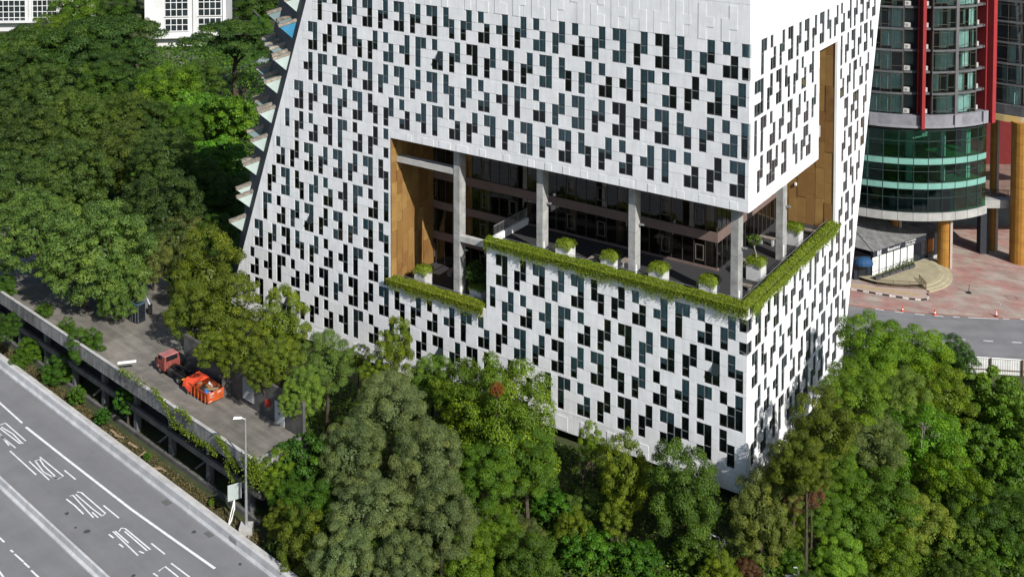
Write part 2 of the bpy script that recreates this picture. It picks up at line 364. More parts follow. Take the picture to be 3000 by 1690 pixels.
def fbox(mb, f, u0, u1, z0, z1, d0, d1):
    if f == 'A': mb.box(d0, d1, u0, u1, z0, z1)
    else: mb.box(u0, u1, d0, d1, z0, z1)
    return mb
def hexa_trap(mb, f, ul0, ul1, ur0, ur1, z0, z1, d0, d1):
    """trapezoid slab: lower edge ul0..ur0 at z0, upper edge ul1..ur1 at z1, depth d0..d1"""
    p = []
    for z, l, r in ((z0, ul0, ur0), (z1, ul1, ur1)):
        for u, d in ((l, d0), (r, d0), (r, d1), (l, d1)): p.append((d, u, z) if f == 'A' else (u, d, z))
    q = p[:4] + p[4:]
    if f == 'A': q = [p[3], p[2], p[1], p[0], p[7], p[6], p[5], p[4]]
    return mb.hexa(q)

# --- shared window meshes: (face, shape) -> frame, panes
WM = {}
def win_meshes(f, s):
    if (f, s) in WM: return WM[f, s]
    w = MA if f == 'A' else MBm; fr = MB(); panes = []; cells = SHAPE[s]; t = .045
    sg = -1 if f == 'A' else 1                       # left to right in the picture = decreasing a / increasing b
    for c in (0, 1):
        ts = sorted(cells[c])
        runs = []
        for k in ts:
            if runs and runs[-1][1] == k: runs[-1][1] = k + 1
            else: runs.append([k, k + 1])
        for r0, r1 in runs:
            pm = MB()
            z1, z0 = -TD[r0], -TD[r1]; u0, u1 = sg * w * c, sg * w * (c + 1); lo, hi = min(u0, u1), max(u0, u1)
            fbox(fr, f, lo + .004, lo + t, z0, z1, .035, .10); fbox(fr, f, hi - t, hi - .004, z0, z1, .035, .10)
            fbox(fr, f, lo + t, hi - t, z0 + .003, z0 + t, .035, .10); fbox(fr, f, lo + t, hi - t, z1 - t, z1 - .003, .035, .10)
            if r1 - r0 >= 2:
                zz = -TD[r0] - (TD[r1] - TD[r0]) * (.62 if (r0 + c) % 2 else .42); fbox(fr, f, lo + t, hi - t, zz - .03, zz + .03, .04, .09)
            if f == 'A': pm.poly([(.07, lo + t, z0 + t), (.07, lo + t, z1 - t), (.07, hi - t, z1 - t), (.07, hi - t, z0 + t)])
            else: pm.poly([(lo + t, .07, z0 + t), (hi - t, .07, z0 + t), (hi - t, .07, z1 - t), (lo + t, .07, z1 - t)])
            panes.append(pm.mesh('pane', G_win))
    WM[f, s] = (fr.mesh('window', M_frame), panes); return WM[f, s]
BLM = {}
def blind_mesh(f, s, c, h):
    key = (f, s, c, h)
    if key not in BLM:
        w = MA if f == 'A' else MBm; sg = -1 if f == 'A' else 1; mb = MB()
        for k in sorted(SHAPE[s][c]):
            z1 = -TD[k]; z0 = -min(TD[k + 1], h)
            if z1 - z0 < .05: continue
            n = 4
            for j in range(n):         # shallow pleats
                u0 = sg * w * (c + j / n); u1 = sg * w * (c + (j + 1) / n); lo, hi = sorted((u0, u1)); dd = .13 + (.03 if j % 2 else 0)
                fbox(mb, f, lo + .01, hi - .01, z0, z1 - .03, dd, dd + .03)
        BLM[key] = mb.mesh('blind', M_blind) if mb.v else None
    return BLM[key]
rw = random.Random(11); nwin = 0; restW = {}; far_fr = MB(); far_gl = MB()
occ = {'A': {k: set() for k in range(11)}, 'B': {k: set() for k in range(11)}}
wins = []
for k, lst in ROWS_A.items():
    zt = H0 - 3.5 * k
    for x, s in lst:
        a = solveA(x, zt - 1.5); m = min(round((A0 - a) / MA), 88 if SHAPE[s][1] else 90); cl = SHAPE[s]
        cells = {(m, t) for t in cl[0]} | {(m + 1, t) for t in cl[1]}
        if any(q in occ['A'][k] or (q[0] - 1, 0) in occ['A'][k] and False for q in cells): m += 1; cells = {(m, t) for t in cl[0]} | {(m + 1, t) for t in cl[1]}
        occ['A'][k] |= cells; wins += [('A', k, m, q) for q in ('ac' if s == 'C' else s)]
CYC = 'ESESEZSHPFHSESESEZSHPFHS'
for k in range(11):
    zt = H0 - 3.5 * k; seq = []
    if k in ROWS_B: seq = [(round((solveB(z8_(int(q[:-1])), zt - 1.5) - B0) / MBm), q[-1]) for q in ROWS_B[k].split()]
    else:
        j0 = rw.randrange(24); m = (k % 3); 
        if k >= 7: seq.append((-0, 'C')) if k in (7,) else None; m = 1 + (k % 2)
        j = j0
        while B0 + MBm * (m + 2) < 45:
            seq.append((m, CYC[j % 24])); m += 3; j += 1
        if k < 7: seq = [q for q in seq if B0 + MBm * q[0] > 25.5]
    for m, s in seq:
        r = B0 + MBm * (m + 2)
        if r > bR(zt - 3.3) - .35 or m < 0: continue
        cl = SHAPE[s]; cells = {(m, t) for t in cl[0]} | {(m + 1, t) for t in cl[1]}
        if cells & occ['B'][k]: continue
        lo, hi = B0 + MBm * m, r
        if 1 <= k <= 3 and lo < 25.35 and hi > 18.85: continue
        occ['B'][k] |= cells; wins += [('B', k, m, q) for q in ('ac' if s == 'C' else s)]
def wsort(w): return (0, 0) if w[0] == 'A' else (1, w[2])
wins.sort(key=wsort)
OPEN = {(1, 'A'): [], }
for i, (f, k, m, s) in enumerate(wins):
    zt = H0 - 3.5 * k; u = (.78 if m == 90 else A0 - MA * m) if f == 'A' else (B0 + MBm * m); loc = (0, u, zt) if f == 'A' else (u, 0, zt)
    fm, pm = win_meshes(f, s)
    if i < 300:
        w = put('window', fm, bld, loc=loc)
        for p in pm: put('pane', p, w)
        r = rw.random(); bp = (.88 if k <= 3 else .6) if f == 'A' else .6
        if rw.random() < bp:
            h = rw.choice([1.15, 1.6, 2.15, 2.7, 3.2])
            for c in (0, 1):
                bm_ = blind_mesh(f, s, c, h if rw.random() < .7 else rw.choice([1.15, 2.15]))
                if bm_: put('blind', bm_, w)
        if rw.random() < .035 and s in 'EHZ' and f == 'A':      # an opened casement
            cm = MB(); z0, z1 = -2.1, -1.2
            y1, y0 = -MA, -2 * MA
            cm.hexa([(-.38, y0 + .03, z0), (-.34, y0 + .03, z0), (-.34, y1 - .03, z0), (-.38, y1 - .03, z0), (.06, y0 + .03, z1), (.1, y0 + .03, z1), (.1, y1 - .03, z1), (.06, y1 - .03, z1)])
            cm.build('open_casement', mat('dark_glass_solid', (.02, .028, .03), .2, .05, 1, spec=.15), w)
    else:
        for dst, meshes in ((far_fr, [fm]), (far_gl, pm)):
            for q in meshes:
                b0 = len(dst.v); dst.v += [tuple(Vector(v.co) + Vector(loc)) for v in q.vertices]; dst.f += [tuple(b0 + n for n in p.vertices) for p in q.polygons]
if far_fr.v:
    far_fr.build('window_frames', M_frame, bld, 'stuff'); far_gl.build('window_panes', G_win, bld, 'stuff')

# --- facade panels between the windows
rp = random.Random(5); PAN = []          # (sortkey, face, u0, u1, z0, z1, proud)
def region(f, k):
    z = H0 - 3.5 * k
    if f == 'A':
        if k <= 3 or k >= 9: return [(0, None)]
        if k <= 6: return [(40.34, None)]
        return [(0, 27.80), (40.34, None)]
    if k == 0 or k >= 7: return [(.26, None)]
    if k <= 3: return [(.26, 18.95), (25.42, None)]
    return [(25.42, None)]
G = .016
trap = MB()
for f in 'AB':
    w = MA if f == 'A' else MBm
    for k in range(11):
        zt = H0 - 3.5 * k
        for lo, hi in region(f, k):
            oc = occ[f][k]
            # module index range inside this region; beyond it the sloped edge
            if hi is None:
                if f == 'A': hi_m = A0 - MA * max(0, min([m for m, t in oc] or [30]) - 1); hi_m = min(hi_m, aL(zt) - .2)
                else: hi_m = B0 + MBm * (max([m for m, t in oc if B0 + MBm * m > lo] or [int((bR(zt - 3.5) - B0) / MBm) - 3]) + 2); hi_m = min(hi_m, bR(zt - 3.5) - .15)
            else: hi_m = hi
            crn = f == 'A' and any(m == 90 for m, t in oc)
            def cellat(u):
                if crn and u < 1.09: return 89 if u > .78 else (90 if u > .048 else 91)
                return int(math.floor((A0 - u) / MA)) if f == 'A' else int(math.floor((u - B0) / MBm))
            # boundaries
            bs = {lo, hi_m}
            for m in range(-2, 130):
                e = (A0 - MA * m) if f == 'A' else (B0 + MBm * m)
                if crn and e < 1.0: continue
                if lo + .02 < e < hi_m - .02: bs.add(e)
            if crn and lo == 0: bs |= {.78, .048}
            bs = sorted(bs)
            for t in range(3):
                run = None
                for u0, u1 in list(zip(bs[:-1], bs[1:])) + [(None, None)]:
                    white = u0 is not None and (cellat((u0 + u1) / 2), t) not in oc
                    if white and run is not None and (u1 - run[0]) < w * 4.1: run[1] = u1
                    else:
                        if run: PAN.append((f, run[0] + G, run[1] - G, zt - TD[t + 1] + (0 if t == 2 else G), zt - TD[t] - (G if t else 0)))
                        run = [u0, u1] if white else None
            # spandrel strip under the windows of this storey
            u = lo
            while u < hi_m - .05:
                v = min(u + w * rp.choice([4, 5, 6, 7]), hi_m)
                if hi_m - v < w: v = hi_m
                PAN.append((f, u + G * .4, v - G * .4, zt - 3.5 + .004, zt - 3.24 - .004)); u = v
            if hi is None:
                zb, zu = zt - 3.5 + .006, zt - .006
                if f == 'A': hexa_trap(trap, 'A', hi_m + G, hi_m + G, aL(zb), aL(zu), zb, zu, -.004, .25)
                else: hexa_trap(trap, 'B', hi_m + G, hi_m + G, bR(zb), bR(zu), zb, zu, -.004, .25)
def band(f, u0, u1, z0, z1, stepw=4.4, d=-.008):
    u = u0
    while u < u1 - .05:
        v = min(u + stepw, u1)
        if u1 - v < .8: v = u1
        PAN.append((f, u + G, v - G, z0, z1)); u = v
band('A', 0, 40.34, 26.36, 27.24, 3.66); band('B', .26, 18.95, 26.36, 27.24, 3.9)
band('A', 0, 27.80, 16.76, 17.75, 3.66); band('B', .26, 25.3, 16.76, 17.75, 3.9)
band('A', 27.82, 40.33, 9.76, 10.75, 3.66)
band('B', 18.96, 25.4, 37.40, 37.74, 6.5)
band('A', 0, aL(2.74) - .25, .9, 2.73, 4.4); hexa_trap(trap, 'A', aL(2.74) - .24, aL(2.74) - .24, aL(.9), aL(2.73), .9, 2.73, -.004, .25)
band('B', .26, bR(.9) - .2, .9, 2.73, 4.7)
for z, zh in ((41.26, 3.48), (44.76, .74)):
    band('A', 0, aL(z + 3.5) - .2, z, z + zh, 5.85); hexa_trap(trap, 'A', aL(z + 3.5) - .19, aL(z + 3.5) - .19, aL(z), aL(z + zh), z, z + zh, -.004, .25)
    band('B', .26, bR(z) - .2, z, z + zh, 6.2); hexa_trap(trap, 'B', bR(z) - .19, bR(z) - .19, bR(z), bR(z + zh), z, z + zh, -.004, .25)
trap.build('edge_panels', M_white, bld, 'stuff')
PAN = [p for p in PAN if p[2] - p[1] > .05 and p[4] - p[3] > .03]
def psort(p):
    ar = (p[2] - p[1]) * (p[4] - p[3]); return -ar * (1 if p[0] == 'A' else .4) / (1 + p[1] / 60) * (1 if p[3] < 41.2 else 0)
PAN.sort(key=psort); restP = MB()
for i, (f, u0, u1, z0, z1) in enumerate(PAN):
    pr = -.003 - rp.random() * .022
    if i < 300: fbox(MB(), f, u0, u1, z0, z1, pr, .25).build('facade_panel', M_white, bld)
    else: fbox(restP, f, u0, u1, z0, z1, pr, .25)
restP.build('small_facade_panels', M_white, bld, 'stuff')
# blind relief on the plain bands (raised window-shaped fields)
rel = MB(); rr = random.Random(3)
for z in (44.5,):
    for f, top in (('A', 50), ('B', 40)):
        w = MA if f == 'A' else MBm; m = 1.2
        while m < (aL(z) if f == 'A' else bR(z - 3)) - 3:
            s = rr.choice('EZSHPF')
            for c in (0, 1):
                for t in SHAPE[s][c]:
                    u = m + c * w; fbox(rel, f, u, u + w - .0, z - TD[t + 1], z - TD[t], -.042, -.02)
            m += 3 * w
u = 1.0
while u < 39.5:
    wd_ = rr.choice([MA, MA, 2 * MA]); fbox(rel, 'A', u, u + wd_, 26.38, 27.12, -.045, -.02); u += rr.choice([2.0, 2.2, 2.9])
u = 1.4
while u < 18:
    wd_ = rr.choice([MBm, MBm, 2 * MBm]); fbox(rel, 'B', u, u + wd_, 26.38, 27.12, -.045, -.02); u += rr.choice([2.1, 2.4, 3.1])
u = .8
while u < 60:
    fbox(rel, 'A', u, u + 2 * MA, 1.0, 2.4, -.05, -.02); u += 2.9
rel.build('blind_relief', M_white, bld, 'stuff')

# --- structure behind the facade
inn = MB()
def inner(f, u0, u1, z0, z1):
    fbox(inn, f, u0, u1, z0, z1, .92, 1.0)
inner('A', .95, 49.5, 26.45, 45.2); inner('A', 40.45, 58, 10.2, 26.45); inner('A', 40.45, 63.5, .95, 10.2); inner('A', .95, 27.7, .95, 16.7); inner('A', 27.7, 40.45, .95, 9.6)
inner('B', .95, 18.8, 26.45, 45.2); inner('B', 18.8, 25.3, 37.6, 45.2); inner('B', 25.5, 33.5, 16.0, 45.2); inner('B', .95, 28, .95, 16.7)
inn.build('dark_interior', M_dark, bld)
sl = MB()
for k in range(11):
    z = H0 - 3.5 * k - 3.36
    for lo, hi in region('A', k): fbox(sl, 'A', max(lo, .3), hi or (aL(z) - .5), z, z + .2, .26, .91)
    for lo, hi in region('B', k): fbox(sl, 'B', max(lo, 1.02), (hi or (bR(z) - .5)), z, z + .2, .26, .91)
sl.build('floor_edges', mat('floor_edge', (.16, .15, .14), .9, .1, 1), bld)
# sloped grey side wall
n1 = np.array([52.5, 0, 40.15]); n2 = np.array([64.13, 0, 5.75]); q3 = faceA(817, 0, 5.0); P3 = np.array([q3[0], 5.0, q3[1]])
nn = np.cross(n2 - n1, P3 - n1)
def Cpt(b, z):       # point of the side wall plane at depth b and height z
    a = n1[0] - (nn[1] * (b - n1[1]) + nn[2] * (z - n1[2])) / nn[0]; return Vector((b, a, z))
def Cfar(z): return Cpt(max(.1, .5 + (z - 5.3) * (5.0 - .5) / (P3[2] - 5.3)), z)
ZT, ZF = 45.5, 40.0      # roof height at the front, and where it has sloped down to at the rear
zs = [0.9, 8, 16, 24, 32, 40, ZT]; zf = lambda z: .9 + (z - .9) * (ZF - .9) / (ZT - .9)
side = MB()
for z0, z1 in zip(zs[:-1], zs[1:]): side.poly([Vector((0, aL(z0), z0)), Vector((0, aL(z1), z1)), Cfar(zf(z1)), Cfar(zf(z0))])
side.build('sloped_side_wall', M_concd, bld)
# rear walls and roof close the volume
rear = MB()
for z0, z1 in zip(zs[:-1], zs[1:]):
    c0, c1 = Cfar(zf(z0)), Cfar(zf(z1)); r0, r1 = Vector((bR(z0), 0, z0)), Vector((bR(z1), 0, z1)); q0, q1 = Vector((bR(z0) + 2, 46, zf(z0))), Vector((bR(z1) + 2, 46, zf(z1)))
    rear.poly([r0, q0, q1, r1]); rear.poly([q0, c0, c1, q1])
rear.build('rear_wall', M_white2, bld)
rq = [(.05, .05, ZT), (bR(ZT) - .3, .05, ZT), (bR(ZT) + 1.8, 45.8, ZF), tuple(Cfar(ZF)), (.05, aL(ZT) - .1, ZT)]
MB().poly([rq[0], rq[1], rq[2]]).poly([rq[0], rq[2], rq[4]]).poly([rq[2], rq[3], rq[4]]).build('roof', M_concl, bld)
und = MB().box(1.2, 26, 1.2, 62, .5, .85); und.build('ground_slab', M_concd, bld)
for (a, b) in ((4, 3), (14, 3), (24, 3), (34, 3), (44, 3), (54, 3), (3, 14), (3, 24)): MB().box(b - .4, b + .4, a - .4, a + .4, -5, .5).build('undercroft_column', M_concd, bld)
MB().box(4.5, 27, 4.5, 60, -6.5, .5).build('undercroft_wall', M_concd, bld)

# --- terrace cut-out
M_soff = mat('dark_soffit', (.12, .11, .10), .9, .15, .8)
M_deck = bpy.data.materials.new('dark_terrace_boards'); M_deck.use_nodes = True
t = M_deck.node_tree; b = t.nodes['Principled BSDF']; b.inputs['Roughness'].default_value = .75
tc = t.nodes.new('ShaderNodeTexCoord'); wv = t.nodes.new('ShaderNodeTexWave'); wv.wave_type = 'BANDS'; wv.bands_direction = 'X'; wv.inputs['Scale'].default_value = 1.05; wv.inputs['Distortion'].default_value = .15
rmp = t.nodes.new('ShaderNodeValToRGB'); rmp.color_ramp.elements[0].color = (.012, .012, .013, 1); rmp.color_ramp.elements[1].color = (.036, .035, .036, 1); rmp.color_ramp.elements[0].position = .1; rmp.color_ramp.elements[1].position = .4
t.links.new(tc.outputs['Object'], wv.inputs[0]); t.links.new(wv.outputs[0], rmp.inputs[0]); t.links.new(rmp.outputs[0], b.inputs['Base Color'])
T1, T2, SOF = 17.2, 10.2, 26.35
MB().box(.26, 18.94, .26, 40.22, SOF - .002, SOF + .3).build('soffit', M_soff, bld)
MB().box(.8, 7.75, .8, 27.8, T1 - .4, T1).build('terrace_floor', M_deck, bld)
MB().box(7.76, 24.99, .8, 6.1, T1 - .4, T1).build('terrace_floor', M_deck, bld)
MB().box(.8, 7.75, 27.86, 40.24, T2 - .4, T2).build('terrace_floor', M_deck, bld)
MB().box(.27, .79, .27, 27.8, T1 - .3, 17.7).build('planting_trough', M_conc, bld); MB().box(.8, 25.0, .27, .79, T1 - .3, 17.7).build('planting_trough', M_conc, bld)
MB().box(.27, .79, 27.86, 40.24, T2 - .3, 10.7).build('planting_trough', M_conc, bld)
# step wall between the two terrace levels, low wall and railing
MB().box(.28, 7.7, 27.8 + .002, 27.858, T2, T1 + .05).build('step_wall', M_white2, bld)
MB().box(1.2, 7.69, 27.55, 27.85, T1 + .06, T1 + .75).build('low_wall', M_white2, bld)
rl = MB().box(1.2, 7.69, 27.66, 27.72, T1 + 1.75, T1 + 1.82)
rl.build('handrail', M_rail, bld)
bar = MB().box(-.012, .012, -.012, .012, 0, 1.0).mesh('baluster', M_rail)
for k in range(27): put('baluster', bar, bld, loc=(1.25 + k * .245, 27.69, T1 + .75))
# thin rail behind the hedges
for q in ((.86, .90, .9, 27.5, T1 + .95, T1 + .99), (.95, 24.9, .86, .90, T1 + .95, T1 + .99), (.86, .90, 28, 40.1, T2 + .95, T2 + .99)): MB().box(*q).build('handrail', M_rail, bld)
for k in range(42): put('baluster', bar, bld, loc=(.88, 28.2 + k * .29, T2 - .02))
# gold cladding
M_gold = bpy.data.materials.new('bronze_gold_cladding'); M_gold.use_nodes = True
t = M_gold.node_tree; b = t.nodes['Principled BSDF']; b.inputs['Roughness'].default_value = .5; b.inputs['Metallic'].default_value = .15
oi = t.nodes.new('ShaderNodeObjectInfo'); rmp = t.nodes.new('ShaderNodeValToRGB'); rmp.color_ramp.interpolation = 'LINEAR'
e = rmp.color_ramp.elements; e[0].color = (.09, .042, .015, 1); e[1].color = (.36, .24, .075, 1); k_ = e.new(.3); k_.color = (.205, .105, .034, 1); k2 = e.new(.72); k2.color = (.265, .155, .052, 1)
gm = t.nodes.new('ShaderNodeNewGeometry'); nz = t.nodes.new('ShaderNodeTexNoise'); nz.inputs['Scale'].default_value = 1.3; nz.inputs['Detail'].default_value = 8
t.links.new(gm.outputs['Position'], nz.inputs['Vector'])
ad = t.nodes.new('ShaderNodeMath'); ad.operation = 'MULTIPLY_ADD'; ad.inputs[1].default_value = .5; t.links.new(nz.outputs[0], ad.inputs[0])
sb_ = t.nodes.new('ShaderNodeMath'); sb_.operation = 'MULTIPLY_ADD'; sb_.inputs[1].default_value = .62; sb_.inputs[2].default_value = -.02; t.links.new(oi.outputs['Random'], sb_.inputs[0])
t.links.new(sb_.outputs[0], ad.inputs[2]); t.links.new(ad.outputs[0], rmp.inputs[0]); t.links.new(rmp.outputs[0], b.inputs['Base Color'])
M_goldedge = mat('bronze_shadow_gap', (.10, .06, .03), .8, .1, 2)
rg = random.Random(21)
MB().box(0.01, 7.69, 40.31, 40.345, T2, SOF - .01).build('cladding_backing', M_goldedge, bld)
MB().box(25.06, 25.10, .27, 6.1, T1, 37.38).build('cladding_backing', M_goldedge, bld); MB().box(24.9, 25.38, .0, .26, 17.8, 37.39).build('slot_edge', M_white2, bld)
for j in range(8):
    x0, x1 = j * .962 + .02, (j + 1) * .962 - .02; z = T2 - rg.uniform(0, 2)
    while z < SOF - .05:
        h = rg.choice([1.6, 2.2, 2.6, 3.1]); z0, z1 = max(z, T2) + .012, min(z + h, SOF - .02) - .012
        if z1 - z0 > .1:
            pr = rg.choice([0, .0, .02, .05, .09]); MB().box(x0, x1, 40.26 - pr, 40.305, z0, z1).build('cladding_panel', M_gold, bld)
        z += h
for j in range(6):
    y0, y1 = .28 + j * .97 + .012, .28 + (j + 1) * .97 - .012; z = T1 - rg.uniform(0, 2.5)
    while z < 37.36:
        h = rg.choice([2.2, 2.8, 3.3, 3.8]); z0, z1 = max(z, T1) + .012, min(z + h, 37.37) - .012
        if z1 - z0 > .1: pr = rg.choice([0, 0, .02, .05]); MB().box(25.0 - pr, 25.055, y0, y1, z0, z1).build('cladding_panel', M_gold, bld)
        z += h
# slot above the terrace (side wall, back wall)
MB().box(18.7, 18.95, .27, 6.1, SOF + .31, 37.39).build('slot_wall', M_white2, bld)
MB().box(18.96, 25.0, 6.15, 6.3, SOF, 37.39).build('slot_wall', M_soff, bld)
MB().box(18.95, 20.6, .35, 1.3, 28.2, 29.35).build('tie_beam', M_concl, bld)
# glazed core set back from both faces
CX, CY = 7.7, 6.1
M_band = mat('brown_spandrel', (.165, .115, .10), .8, .1, .8)
M_mull = mat('bronze_mullion', (.05, .042, .036), .5, .1, 2)
lev = [T2, 13.95 - .44, 17.3, 20.44, 23.9]
for z0, z1 in ((13.07, 13.95), (16.58, 17.42), (19.97, 20.92), (23.5, 24.4)):
    lo = CY if z0 > 16 else 27.9
    MB().box(CX - .12, CX + .25, lo - .12, 40.24, z0, z1).build('spandrel', M_band, bld)
    if z0 > 17.5: MB().box(CX + .26, 24.98, CY - .12, CY + .25, z0, z1).build('spandrel', M_band, bld)
MB().box(CX + .26, 24.98, CY - .12, CY + .25, 24.45, SOF - .01).build('spandrel', M_band, bld)
MB().box(CX - .12, CX + .25, CY - .12, 40.24, 24.45, SOF - .01).build('spandrel', M_band, bld)
for (z0, z1) in ((T2, 13.06), (13.96, 16.57), (17.43 if False else T1, 19.96), (20.93, 23.49)):
    hh = z1 - z0
    mm_ = MB().box(-.05, .08, -.035, .035, 0, hh).mesh('mullion', M_mull)
    pa = MB().poly([(0, .04, 0), (0, .04, hh), (0, 1.16, hh), (0, 1.16, 0)]).mesh('glazing_pane', G_core)
    mm2 = MB().box(-.035, .035, -.05, .08, 0, hh).mesh('mullion', M_mull)
    pa2 = MB().poly([(.04, 0, 0), (1.16, 0, 0), (1.16, 0, hh), (.04, 0, hh)]).mesh('glazing_pane', G_core)
    lo = 27.9 if z1 < 17 else CY; y = lo
    j = 0
    while y < 40.0:
        put('mullion', mm_, bld, loc=(CX, y, z0)); put('glazing_pane', pa, bld, loc=(CX, y, z0))
        if j % 3 == 1:          # opening light with its own frame
            MB().box(-.09, -.02, .16, .22, hh * .25, hh * .8).box(-.09, -.02, .98, 1.04, hh * .25, hh * .8).box(-.09, -.02, .22, .98, hh * .25, hh * .25 + .06).box(-.09, -.02, .22, .98, hh * .8 - .06, hh * .8).build('opening_light', mat('bronze_light_frame', (.14, .12, .10), .5, .1, 2), bld, loc=(CX, y, z0))
        y += 1.2; j += 1
    if z1 > 17.5:
        x = CX
        while x < 24.4:
            put('mullion', mm2, bld, loc=(x, CY, z0)); put('glazing_pane', pa2, bld, loc=(x, CY, z0)); x += 1.2
M_int = mat('interior_floor', (.20, .15, .085), .7, .25, 1.2)
fl = MB()
for z in (T2 - .05, 13.45, 16.95, 20.4, 23.9): fl.box(CX + .26, 30, CY + .26, 40.2, z - .2, z)
fl.build('interior_floor', M_int, bld)
MB().box(15, 15.2, 12, 40.2, T2, SOF).box(15.2, 30, 12, 12.2, T2, SOF).build('interior_wall', mat('interior_wall', (.22, .2, .17), .9, .1, 1), bld)
ic = MB().box(-.3, .3, -.3, .3, 0, SOF - T2).mesh('interior_column', mat('interior_column', (.36, .33, .28), .9, .1, 1))
for (x, y) in ((9.4, 7.6), (9.6, 12), (9.6, 17.5), (9.6, 23), (9.6, 28.5), (9.6, 34), (14, 7.6), (19.5, 7.6)): put('interior_column', ic, bld, loc=(x, y, T2))
# terrace columns
def column(b0, b1, a0, a1, z0, side):
    c = MB().box(b0, b1, a0, a1, z0, SOF - .003).build('column', M_conc, bld)
    for z in (z0 + 2.2, z0 + 4.6, z0 + 7.1): MB().box(b0 - .004, b1 + .004, a0 - .004, a1 + .004, z, z + .025).build('pour_joint', M_concd, c)
    if side:
        MB().box(b0 + .7, b0 + .9, a0 - .5, a0 - .02, z0 + 5.2, z0 + 5.32).build('floodlight', M_rail, c)
        MB().box(b0 + .15, b0 + .3, a0 - .06, a0 - .005, z0 + .35, z0 + 1.5).build('wall_box', M_white2, c)
    return c
for a0, a1 in ((21.7, 22.4), (11.5, 12.2), (1.3, 2.0)): column(.95, 2.05, a0, a1, T1, True)
column(.95, 2.05, 31.85, 32.6, T2, True); column(13.7, 14.85, 1.75, 2.45, T1, True)
MB().box(1.0, 1.95, 32.62, 40.25, 23.5, 24.1).build('tie_beam', M_concl, bld)
MB().box(1.0, 1.6, 27.87, 31.83, 16.55, 17.15).build('tie_beam', M_concl, bld)
MB().box(7.3, 7.45, 24.0, 24.25, 21.1, 21.35).build('security_camera', M_white2, bld); MB().box(24.75, 24.93, 4.2, 4.4, 21.2, 21.5).build('security_camera', M_white2, bld)

# --- hooded windows on the sloped side wall
outw = Vector((0, 0, 0)); cd = (Cpt(10, 30) - Cpt(0, 30)).normalized(); ow = Vector((-cd.y, cd.x, 0)); ow = ow if ow.y > 0 else -ow
M_plank = mat('weathered_concrete_plank', (.33, .29, .235), .95, .3, 2.5, bump=.3)
G_hood = mat('pale_hood_glass', (.50, .60, .57), .12, .08, .6, spec=.6)
G_hood2 = mat('blue_hood_glass', (.06, .27, .46), .12, .08, .6, spec=.6)
G_hood3 = mat('shaded_hood_glass', (.22, .30, .31), .15, .08, .6, spec=.6)  # darker copy of the pale hood glass, shade put into its colour
def Cray(x, y):
    r = ray(x, y); rl_ = np.array([r[:2] @ Bd, r[:2] @ Ad, r[2]]); o = np.array([0 - XC, 0 - YC]); ol = np.array([o @ Bd, o @ Ad, H])
    n_ = np.array([nn[1], nn[0], nn[2]]); p0 = np.array([n1[1], n1[0], n1[2]]); t_ = ((p0 - ol) @ n_) / (rl_ @ n_); return Vector(ol + rl_ * t_)
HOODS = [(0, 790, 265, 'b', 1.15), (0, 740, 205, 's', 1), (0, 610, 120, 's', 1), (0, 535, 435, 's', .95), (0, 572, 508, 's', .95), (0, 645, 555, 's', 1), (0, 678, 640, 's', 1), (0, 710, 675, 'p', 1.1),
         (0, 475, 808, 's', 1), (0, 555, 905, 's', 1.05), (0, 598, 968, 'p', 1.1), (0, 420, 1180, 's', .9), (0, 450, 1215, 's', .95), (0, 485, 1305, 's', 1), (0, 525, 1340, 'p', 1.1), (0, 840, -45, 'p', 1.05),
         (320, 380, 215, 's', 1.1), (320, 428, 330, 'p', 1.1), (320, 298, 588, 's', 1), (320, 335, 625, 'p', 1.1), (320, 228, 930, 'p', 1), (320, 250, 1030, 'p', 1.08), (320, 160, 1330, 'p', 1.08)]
for y0, x, y, g, sc in HOODS:
    P = Cray(680 + x / 4.268, y0 + y / 4.268); up = Vector((0, 0, 1))
    tipv = ow * 1.75 * sc + Vector((0, 0, -.42 * sc)); dn = Cpt(P.x, P.z - 1.75 * sc) - P; wv_ = cd * .5
    hd = MB().prism([P + up * .02 - ow * .05, P + up * .30 - ow * .05, P + tipv * 1.06 + up * .30, P + tipv * 1.06 + up * .02], -wv_ * 1.2).build('window_hood', M_plank, bld)
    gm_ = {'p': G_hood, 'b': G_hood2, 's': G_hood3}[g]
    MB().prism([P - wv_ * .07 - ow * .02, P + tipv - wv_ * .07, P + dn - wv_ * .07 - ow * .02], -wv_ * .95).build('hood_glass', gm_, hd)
    MB().tube([P + tipv * 1.0 + ow * .0, P + dn + ow * .02], .05, 4).tube([P + dn + ow * .02, P + ow * .02], .05, 4).build('hood_frame', M_frame, hd)

# ------------------------------------------------------------------ parking structure beside the highway
DROT = math.atan2(Dd[1], Dd[0])
def onN(x, y, n):
    r = ray(x, y); p = r * (n / (r[:2] @ Nd)); return Vector((p[0], p[1], p[2] + H))
DZ = 5.2; tE = -80.3; tF = -175.0
o0 = DN(tE, 56.6, 0)
deckT = thing('parking_structure', 'open concrete parking deck with vine-hung parapet beside the highway', 'parking deck', (o0.x, o0.y, 0), DROT)
LX = lambda t: t - tE
M_deckc = mat('stained_deck_concrete', (.225, .205, .175), .92, .25, .5, bump=.2, col2=(.13, .12, .105), detail=10, streak=(math.atan2(.692, .722), (.12, 1.3, 1), .3))
M_para = mat('stained_parapet', (.30, .30, .295), .9, .3, .7, bump=.2, col2=(.15, .15, .145), streak=(0, (3, 3, .25), .5))
